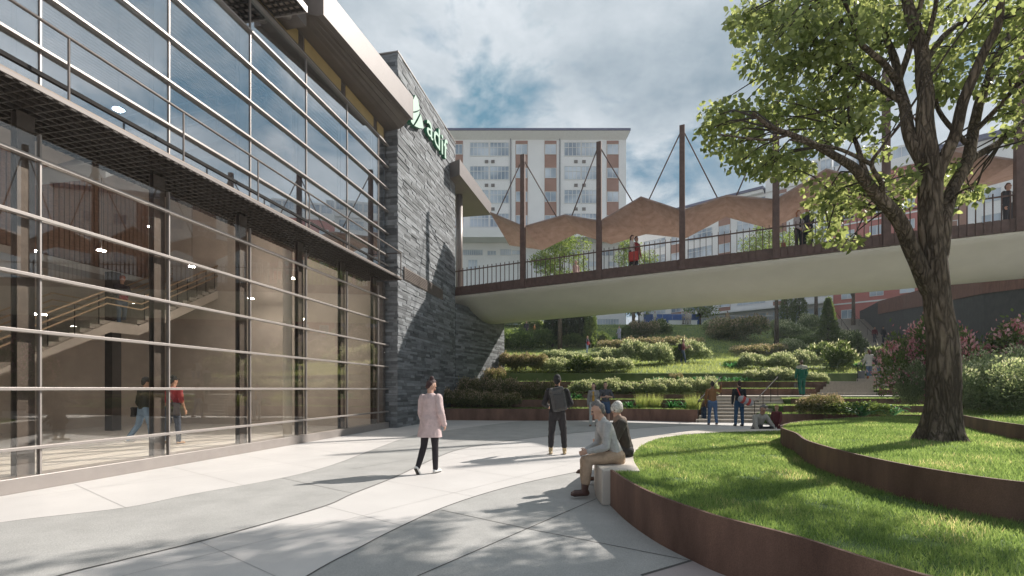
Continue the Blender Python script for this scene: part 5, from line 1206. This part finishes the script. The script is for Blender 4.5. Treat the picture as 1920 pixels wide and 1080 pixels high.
def soft_box(b, c, d, M, r):
    for sx in (-1,1):
        for sz in (-1,1):
            a = Vector((sx*(d[0]/2-r),-(d[1]/2-r),sz*(d[2]/2-r))); e = Vector((sx*(d[0]/2-r),d[1]/2-r,sz*(d[2]/2-r))); cap(b, M@a+c, M@e+c, r, r)
    for q in ((d[0]-.0,d[1]-2*r,d[2]-2*r),(d[0]-2*r,d[1],d[2]-2*r),(d[0]-2*r,d[1]-2*r,d[2])): b.box(c, [max(.01,x) for x in q], M)
def bag(name, label, cat, p, c, d, col, rot=(0,0,0), r=.04, straps=(), scol=None, wr=.012, extra=None, group=None):
    t = thing(name, label, cat, wp_(p,c), group, p.rotation_euler[2], local=True); M = Euler([R(a) for a in rot]).to_matrix(); b = MB(); soft_box(b, Vector((0,0,0)), d, M, r); rm('bag_body', b, cloth(col), t, .012, 3, wr)
    if straps:
        b = MB()
        for pts in straps: b.tube([Vector(q)-Vector(c) for q in pts], .013, 6)
        b.build('strap', cloth(scol or col), t, smooth=True)
    if extra: extra(t, M)
    return t
def gl(px,py,h=0): return G(px,py,h)
# ---------------- plaza
p, q = person('woman with a hair bun in a long pale pink coat and black leggings', gl(806,887), 158, 1.66, 3, ((4,3,1),(-4,24,3)), ((-8,14,40,8),(4,9,18,4)), (-34,24), top=(.56,.43,.42), bottom=(.022,.018,.022), shoe=(.70,.69,.67), hair=(.045,.018,.018), style='bun', female=True, coat=.25, near=True, toe=(0,52), trouser=.4, jw=1.6, sole=None)
p, q = person('man in black jacket and tan boots standing with his back to us, wearing a backpack', gl(1045,852), 172, 1.80, 0, ((2,2,7),(1,3,6)), ((10,20,62,22),(10,20,62,22)), (-12,0), top=(.022,.02,.022), bottom=(.032,.028,.03), shoe=(.50,.37,.20), hair=(.02,.018,.018), skin='tan', style='cap', near=True, sole=(.02,.018,.016), collar=1, jw=1.5, trouser=1.5)
def pk(t, M):
    b = MB(); soft_box(b, M@Vector((-.02,.115,-.04)), (.24,.05,.36), M, .024); rm('front_pocket', b, cloth((.06,.058,.058)), t, .01, 2)
    for s in (-1,1): MB().bar(M@Vector((s*.165,.0,-.2)), M@Vector((s*.165,.02,.2)), .02,.06).build('side_strap', cloth((.02,.02,.02)), t)
k = q['k']; c = q['sp'](.30)+Vector((-.03,.26,0))
bag('backpack', 'dark grey roll backpack on the back of the man in tan boots', 'backpack', p, c, (.33,.22,.54), (.085,.082,.082), (-3,11,0), .05, [[q['sp'](.48)+Vector((s*.12,.16,.0)), q['sp'](.53)+Vector((s*.12,.0,0.03)), q['sp'](.40)+Vector((s*.15,-.16,0)), q['sp'](.18)+Vector((s*.17,-.05,0)), q['sp'](.1)+Vector((s*.15,.14,0))] for s in (-1,1)], (.02,.02,.02), extra=pk)
# seated couple
p, q = person('grey haired man in a pale grey shirt and beige trousers seated at the bench end', (1.45,6.72,0), -84, 1.70, 21, ((80,80,3),(84,76,5)), ((4,9,62,26),(8,8,64,26)), (-4,14), seat=.565, top=(.43,.42,.41), bottom=(.40,.285,.20), shoe=(.075,.032,.024), hair=(.15,.138,.13), skin='light', near=True, belt=(.10,.045,.03), collar=1, sole=(.06,.03,.022))
p, q = person('smiling woman in a cream knit hat and dark coat seated beside the grey haired man', (1.76,7.42,0), -88, 1.58, 12, ((84,82,4),(98,62,-7)), ((26,10,52,30),(28,10,54,30)), (34,4), seat=.555, top=(.045,.036,.028), bottom=(.035,.032,.032), shoe=(.12,.06,.04), hair=(.50,.47,.43), style='beanie', female=True, near=True, collar=1, jw=1.7, toe=(0,14))
b = MB(); cap(b, q['sp'](.50)+Vector((0,.02,0)), q['sp'](.54)+Vector((0,-.02,0)), .095, .082, None, 1); scf_ = rm("scarf", b, cloth((.24,.17,.13)), p, .01, 3, .03)
# standing couple
p, q = person('woman in a grey tweed jacket, yellow top and white trousers standing at the back', gl(1113,799), -16, 1.72, 0, ((2,2,3),(6,8,3)), ((2,9,16,4),(2,9,16,4)), (-34,6), top=(.27,.255,.235), bottom=(.50,.52,.50), shoe=(.16,.06,.03), hair=(.03,.018,.014), style='long', female=True, open_=(.50,.29,.06))
p, q = person('man in dark grey t-shirt and denim shorts standing with folded arms', Vector((gl(1138,800).x,19.3,0)), 4, 1.76, -2, ((2,2,4),(2,2,4)), ((22,16,78,62),(26,16,82,62)), (-22,-6), top=(.075,.075,.085), bottom=(.06,.10,.18), leglen='shorts', sleeve='short', shoe=(.30,.28,.27), hair=(.07,.04,.025), skin='light')
# pair at the lower stairs
p, q = person('man in an ochre brown sweater and jeans walking to the stairs holding a phone', gl(1336,797), 168, 1.80, 1, ((-8,14,3),(10,4,3)), ((78,30,118,10),(2,10,10,3)), (-16,2), top=(.27,.13,.05), bottom=(.10,.17,.30), shoe=(.24,.16,.12), hair=(.02,.015,.013), skin='tan')
c = Vector((.33*q['k'],.0,.50)); bag('shopping_bag', 'dark navy shopping bag hanging from the hand of the man in the ochre sweater', 'bag', p, c, (.16,.36,.46), (.02,.035,.06), (0,0,0), .02, [[c+Vector((0,-.1,.22)), q['A'][1][2]+q['A'][1][3]*.1, c+Vector((0,.1,.22))]])
p, q = person('man in a black jacket and dark jeans with a duffel bag facing the stairs', gl(1386,799), 176, 1.80, 0, ((1,2,4),(1,2,5)), ((4,10,16,6),(0,10,14,6)), (2,6), top=(.02,.02,.024), bottom=(.035,.085,.16), shoe=(.03,.025,.025), hair=(.05,.022,.02), skin='light', collar=1)
def dk(t, M):
    for s in (-.10,.12):
        b = MB(); cap(b, M@Vector((s-.012,0,0)), M@Vector((s+.012,0,0)), .147, .147, None, 1.0, 20); rm('red_band', b, cloth((.50,.075,.06)), t, .01, 1)
c = q['sp'](.06)+Vector((-.14,.28,0)); t = thing('duffel_bag', 'white duffel bag with red bands slung across the back of the man in black', 'bag', wp_(p,c), None, p.rotation_euler[2], local=True)
M = Euler((0,R(-22),0)).to_matrix(); M = Euler((0,R(-24),0)).to_matrix(); b = MB(); cap(b, M@Vector((-.17,0,0)), M@Vector((.17,0,0)), .14, .14, None, 1, 18); rm('bag_body', b, cloth((.40,.40,.42)), t, .012, 2, .01); dk(t, M)
b = MB(); b.tube([v-c for v in (c+Vector((.16,-.06,.16)), q['sp'](.34)+Vector((.06,.17,0)), q['sp'](.50)+Vector((.1,.05,.04)), q['sp'](.44)+Vector((.12,-.13,0)))], .022, 6); b.build('strap', cloth((.50,.075,.06)), t, smooth=True)
# crouching man and boy behind the bench
p, q = person('grey haired man in a beige sweater crouching beside a little boy', (6.95,13.7,0), 14, 1.72, 24, ((112,152,12),(106,150,12)), ((26,14,8,4),(30,14,8,4)), (-6,14), seat=.29, top=(.36,.335,.30), bottom=(.03,.03,.035), shoe=(.04,.03,.03), hair=(.16,.15,.145), skin='tan', collar=1, jw=1.4)
p, q = person('little fair haired boy in a red and black plaid shirt', (7.50,13.6,0), -60, 1.02, 0, ((2,2,4),(2,2,4)), ((8,8,20,4),(8,8,20,4)), (-10,16), top=(.12,.025,.03), bottom=(.10,.015,.02), shoe=(.05,.04,.04), hair=(.36,.22,.10), style='full', jw=1.5)
# ---------------- stairs
p, q = person('workman in green overalls with a white shoulder yoke crossing the landing', at(1503,24.9,1.15), 172, 1.82, 1, ((6,6,3),(-6,10,3)), ((6,12,28,6),(2,10,12,3)), (0,0), top=(.015,.14,.10), bottom=(.012,.125,.095), shoe=(.03,.02,.02), hair=(.12,.08,.06), trouser=1.8, jw=1.6)
b = MB(); cap(b, q['A'][0][0]+Vector((.02,.02,0)), q['A'][1][0]+Vector((-.02,.02,0)), .098, .098, None, 1.0); cap(b, q['sp'](.40), q['sp'](.46), .163, .165, q['tl'], .76); rm('shoulder_yoke', b, cloth((.52,.50,.47)), p, .012, 3)
tb_ = bag('toolbox', 'small grey case in the hand of the green workman', 'case', p, Vector((.29,.02,.52)), (.10,.26,.22), (.12,.12,.12), r=.02)
p, q = person('woman in a white speckled coat and orange boots climbing the stairs with a child', at(1630,28.35,2.10), 170, 1.72, 3, ((14,16,3),(-4,6,3)), ((4,10,20,4),(10,10,30,4)), (-6,10), top=(.56,.53,.49), bottom=(.09,.15,.24), shoe=(.40,.13,.05), hair=(.10,.03,.022), style='long', female=True, coat=.16, sole=(.15,.06,.03))
c = Vector((-.22,.16,.96)); bag('shoulder_bag', 'dark brown shoulder bag on the woman in the white coat', 'bag', p, c, (.14,.36,.34), (.05,.04,.037), (0,0,0), .05, [[c+Vector((0,-.12,.15)), q['sp'](.50)+Vector((-.14,0,.05)), c+Vector((0,.12,.15))]])
c = at(1615,28.3,1.95); sc2 = thing('suitcase', 'small grey trolley case pulled up the stairs by the woman in the white coat', 'suitcase', c); b = MB(); soft_box(b, c+Vector((0,0,.36)), (.32,.22,.5), Matrix.Identity(3), .04); rm('shell', b, cloth((.17,.17,.18),.5), sc2, .014, 2); MB().tube([c+Vector((-.09,.08,.58)),c+Vector((-.09,.08,.86)),c+Vector((.09,.08,.86)),c+Vector((.09,.08,.58))],.012,6).build('pull_handle', M_dark, sc2)
for s in (-.1,.1): MB().sphere(c+Vector((s,0,.06)), .05, 10, 8).build('wheel', M_dark, sc2)
p, q = person('red haired child in a white top and jeans on the stairs beside the woman', at(1649,28.4,2.10), 176, 1.27, 2, ((12,14,3),(-4,6,3)), ((6,14,20,3),(14,14,24,3)), (0,4), top=(.58,.55,.52), bottom=(.12,.22,.33), shoe=(.03,.03,.03), hair=(.16,.045,.025), style='long', jw=1.4)
for px,d,c1,l,sk_ in ((1640,51.2,(.15,.03,.035),'man in a burgundy shirt coming down the topmost stairs','tan'),(1656,51.0,(.02,.02,.025),'man in a black jacket on the topmost stairs beside the dark wall','tan')):
    person(l, at(px,d,6.35), -8 if px == 1640 else 6, 1.76, 0, ((8,10,3),(-4,4,3)), top=c1, bottom=(.03,.035,.05), hair=(.02,.015,.012), skin=sk_)
# ---------------- slope
p, q = person('man in a maroon t-shirt and jeans with a black rucksack standing on the sunny lawn', HP(1281,683), 64, 1.76, 0, ((14,4,2),(-12,4,2)), ((26,8,92,20),(20,8,80,20)), (0,-6), top=(.21,.06,.07), bottom=(.07,.10,.16), shoe=(.10,.05,.035), hair=(.10,.05,.03), sleeve='short')
bag('rucksack', 'black rucksack on the man in the maroon t-shirt', 'backpack', p, q['sp'](.28)+Vector((0,.21,0)), (.32,.22,.48), (.018,.018,.02), r=.06)
p, q = person('fair haired woman in dark top and jeans with a red bag on the slope', HP(1101,664)+Vector((0,0,.06)), 40, 1.70, 2, ((8,6,2),(-8,10,2)), ((14,8,46,20),(10,8,50,20)), (10,16), top=(.04,.03,.04), bottom=(.20,.26,.36), hair=(.36,.20,.10), female=True)
bag('handbag', 'red handbag held by the woman on the slope path', 'bag', p, q['sp'](.06)+Vector((-.1,-.22,0)), (.28,.16,.32), (.42,.035,.055), r=.05)
for px,py,rz,H,kw,l in ((1002,634,70,1.68,dict(top=(.38,.12,.02),bottom=(.38,.12,.02),coat=.5,female=True,hair=(.02,.015,.012),style='long'),'woman in a long orange dress on the upper slope'),
    (987,630,-10,1.76,dict(top=(.03,.025,.035),bottom=(.03,.025,.035),coat=.3,hair=(.05,.03,.02)),'man in a dark coat on the upper slope left of the orange dress'),
    (1116,650,-30,1.74,dict(top=(.15,.19,.26),bottom=(.03,.03,.035),hair=(.02,.02,.02)),'man in a grey blue shirt beside the light green cypress'),
    (1161,640,-60,1.72,dict(top=(.42,.40,.50),bottom=(.42,.40,.50),coat=.55,hair=(.10,.05,.03)),'person in a long lavender robe on the upper slope'),
    (1228,609,20,1.72,dict(top=(.58,.56,.53),bottom=(.5,.48,.45),hair=(.28,.10,.05)),'red haired person in white at the top of the slope'),
    (1281,606,60,1.72,dict(top=(.30,.30,.32),bottom=(.28,.24,.22),hair=(.02,.02,.02)),'person in grey by the blue hoarding, left of a group of three'),
    (1287,606,-40,1.70,dict(top=(.52,.46,.42),bottom=(.45,.40,.37),hair=(.14,.06,.03),female=True,style='long'),'long haired woman in the middle of the group by the blue hoarding'),
    (1293,606,-20,1.66,dict(top=(.55,.50,.46),bottom=(.50,.44,.40),hair=(.03,.02,.02)),'person in cream at the right of the group by the blue hoarding'),
    (1364,604,160,1.76,dict(top=(.40,.28,.18),bottom=(.35,.26,.18),hair=(.08,.04,.02)),'person in a tan jacket at the street above the dark round bush')):
    if py < 612: c = P(px,py,66.0); c.z = 10.42
    else: c = HP(px,py)
    person(l, c, rz, H, 0, ((5,6,3),(-4,5,3)), ((6,8,30,8),(4,8,24,8)), (0,6), **kw)
for px,c1,hr,l in ((1170,(.52,.46,.42),(.02,.02,.02),'dark haired person in cream sitting among the brown shrubs'),(1178,(.34,.10,.06),(.22,.06,.03),'red haired person sitting among the brown shrubs')):
    c = HP(px,664); c.z -= .0; person(l, c, 20 if px == 1170 else -30, 1.70, 8, ((82,84,6),(82,84,6)), ((30,10,40,20),(30,10,40,20)), seat=.42, top=c1, bottom=(.06,.06,.08), hair=hr)
# ---------------- on the bridge
def ob(px, o):
    F_ = B0+BN*o; a = (px-960)/FPX; t = (a*F_.y-F_.x)/(BU.x-a*BU.y); return BC(t,o,deck(t)-.02)
p, q = person('woman in a white blouse with a red bag crossing the bridge', ob(1185,.9), 60, 1.72, 0, ((10,4,2),(-10,8,2)), ((4,8,12,4),(4,8,12,4)), (0,4), top=(.55,.48,.46), bottom=(.03,.03,.035), hair=(.07,.025,.02), style='long', female=True)
bag('tote_bag', 'bright red tote bag beside the woman in white on the bridge', 'bag', p, Vector((-.20,-.12,.66)), (.16,.46,.44), (.48,.06,.05), r=.04, straps=[[Vector((-.2,-.24,.86)),q['A'][0][2]+q['A'][0][3]*.08,Vector((-.2,.02,.86))]])
p, q = person('man in a red plaid shirt walking behind the woman with the red bag', ob(1193,1.4), 40, 1.78, 0, ((8,4,3),(-8,6,3)), top=(.24,.03,.035), bottom=(.03,.03,.035), hair=(.025,.015,.012), skin='tan')
person('long haired woman in black with a pale jacket standing on the bridge', ob(1497,.9), 14, 1.72, 0, ((2,2,3),(4,4,3)), ((6,8,34,20),(6,8,30,20)), (20,4), top=(.42,.35,.34), bottom=(.02,.02,.022), hair=(.40,.17,.08), style='long', female=True, open_=(.02,.02,.02))
person('dark suited man facing the long haired woman on the bridge', ob(1515,.9), -70, 1.84, 0, ((6,4,3),(-4,4,3)), ((20,10,50,16),(6,8,20,6)), (-10,6), top=(.018,.018,.022), bottom=(.018,.018,.022), hair=(.02,.02,.02), skin='tan')
person('small red haired child at the bridge railing left of the tall couple', ob(1469,1.1), 0, .62, top=(.3,.1,.07), bottom=(.05,.05,.06), hair=(.30,.09,.04), style='full')
person('person in a pale pink hood on the left half of the bridge', ob(1080,3.0), 30, 1.45, top=(.50,.36,.34), bottom=(.40,.32,.30), hair=(.50,.36,.34), style='beanie', coat=.4)
person('man in a dark suit at the right end of the bridge beside the last pylon', ob(1890,1.5), 10, 1.78, top=(.03,.03,.035), bottom=(.03,.03,.035), hair=(.10,.05,.03), open_=(.6,.58,.55))
# ---------------- inside the hall
s_, _ = FP(228,597,-8.5)
p, q = person('red haired woman in a dark jacket and jeans on the indoor stair landing', FC(s_,-8.5,LAND), 62, 1.72, 4, ((10,8,3),(-6,8,3)), ((24,8,50,10),(20,8,56,10)), (10,24), top=(.04,.03,.035), bottom=(.12,.18,.28), hair=(.32,.10,.045), style='full', female=True)
bag('handbag', 'red handbag carried by the woman on the indoor stair', 'bag', p, q['sp'](.08)+Vector((-.05,-.26,0)), (.26,.14,.26), (.36,.03,.05), r=.04)
s_, _ = FP(418,500,-8.6); h_ = LAND+slope2*(s_-sc_)
person('man in a black t-shirt climbing the indoor stair with his back turned', FC(s_,-8.6,h_), 168, 1.78, 4, ((30,44,3),(-4,6,3)), ((10,12,40,6),(6,10,30,6)), (0,0), top=(.03,.025,.025), bottom=(.08,.11,.18), hair=(.05,.025,.02), sleeve='short', skin='tan')
c = gl(271,836); c.z = .03
p, q = person('man in a flat cap and black jacket walking behind the glass with ripped jeans', c, 158, 1.76, 2, ((10,6,4),(-12,24,4)), ((4,12,24,6),(-4,12,26,6)), (-10,6), top=(.02,.022,.02), bottom=(.16,.24,.34), shoe=(.62,.6,.58), hair=(.03,.03,.03), style='cap', jw=1.6)
bag('satchel', 'small black satchel on the hip of the man in the flat cap', 'bag', p, Vector((.27,.03,.86)), (.10,.28,.26), (.02,.02,.022), r=.03)
c = gl(324,835); c.z = .03
p, q = person('man in a red t-shirt and grey cap behind the glass with a shoulder bag', c, 172, 1.80, 1, ((6,4,3),(-6,14,3)), ((4,8,20,4),(2,8,16,4)), (-20,4), top=(.36,.05,.06), bottom=(.06,.075,.11), shoe=(.45,.30,.20), hair=(.06,.06,.06), style='cap', sleeve='short')
c = q['sp'](-.02)+Vector((-.16,.12,0)); bag('messenger_bag', 'dark grey messenger bag hanging at the hip of the man in red', 'bag', p, c, (.14,.32,.34), (.045,.04,.042), (8,0,0), .04, [[c+Vector((0,.04,.15)), q['sp'](.46)+Vector((.08,.14,0)), q['sp'](.52)+Vector((.13,0,.03)), q['sp'](.4)+Vector((.1,-.14,0))]])
finish()

# thin daylight haze over the whole place
hm_ = bpy.data.materials.new('haze'); hm_.use_nodes = True; t_ = hm_.node_tree; t_.nodes.clear(); o_ = t_.nodes.new('ShaderNodeOutputMaterial'); v_ = t_.nodes.new('ShaderNodeVolumePrincipled')
v_.inputs['Color'].default_value = (.86,.90,.96,1); v_.inputs['Density'].default_value = .0006; v_.inputs['Anisotropy'].default_value = .35; t_.links.new(v_.outputs[0], o_.inputs['Volume'])
tag(MB().box((0,50,25), (640,760,54)).build('haze', hm_), kind='stuff')
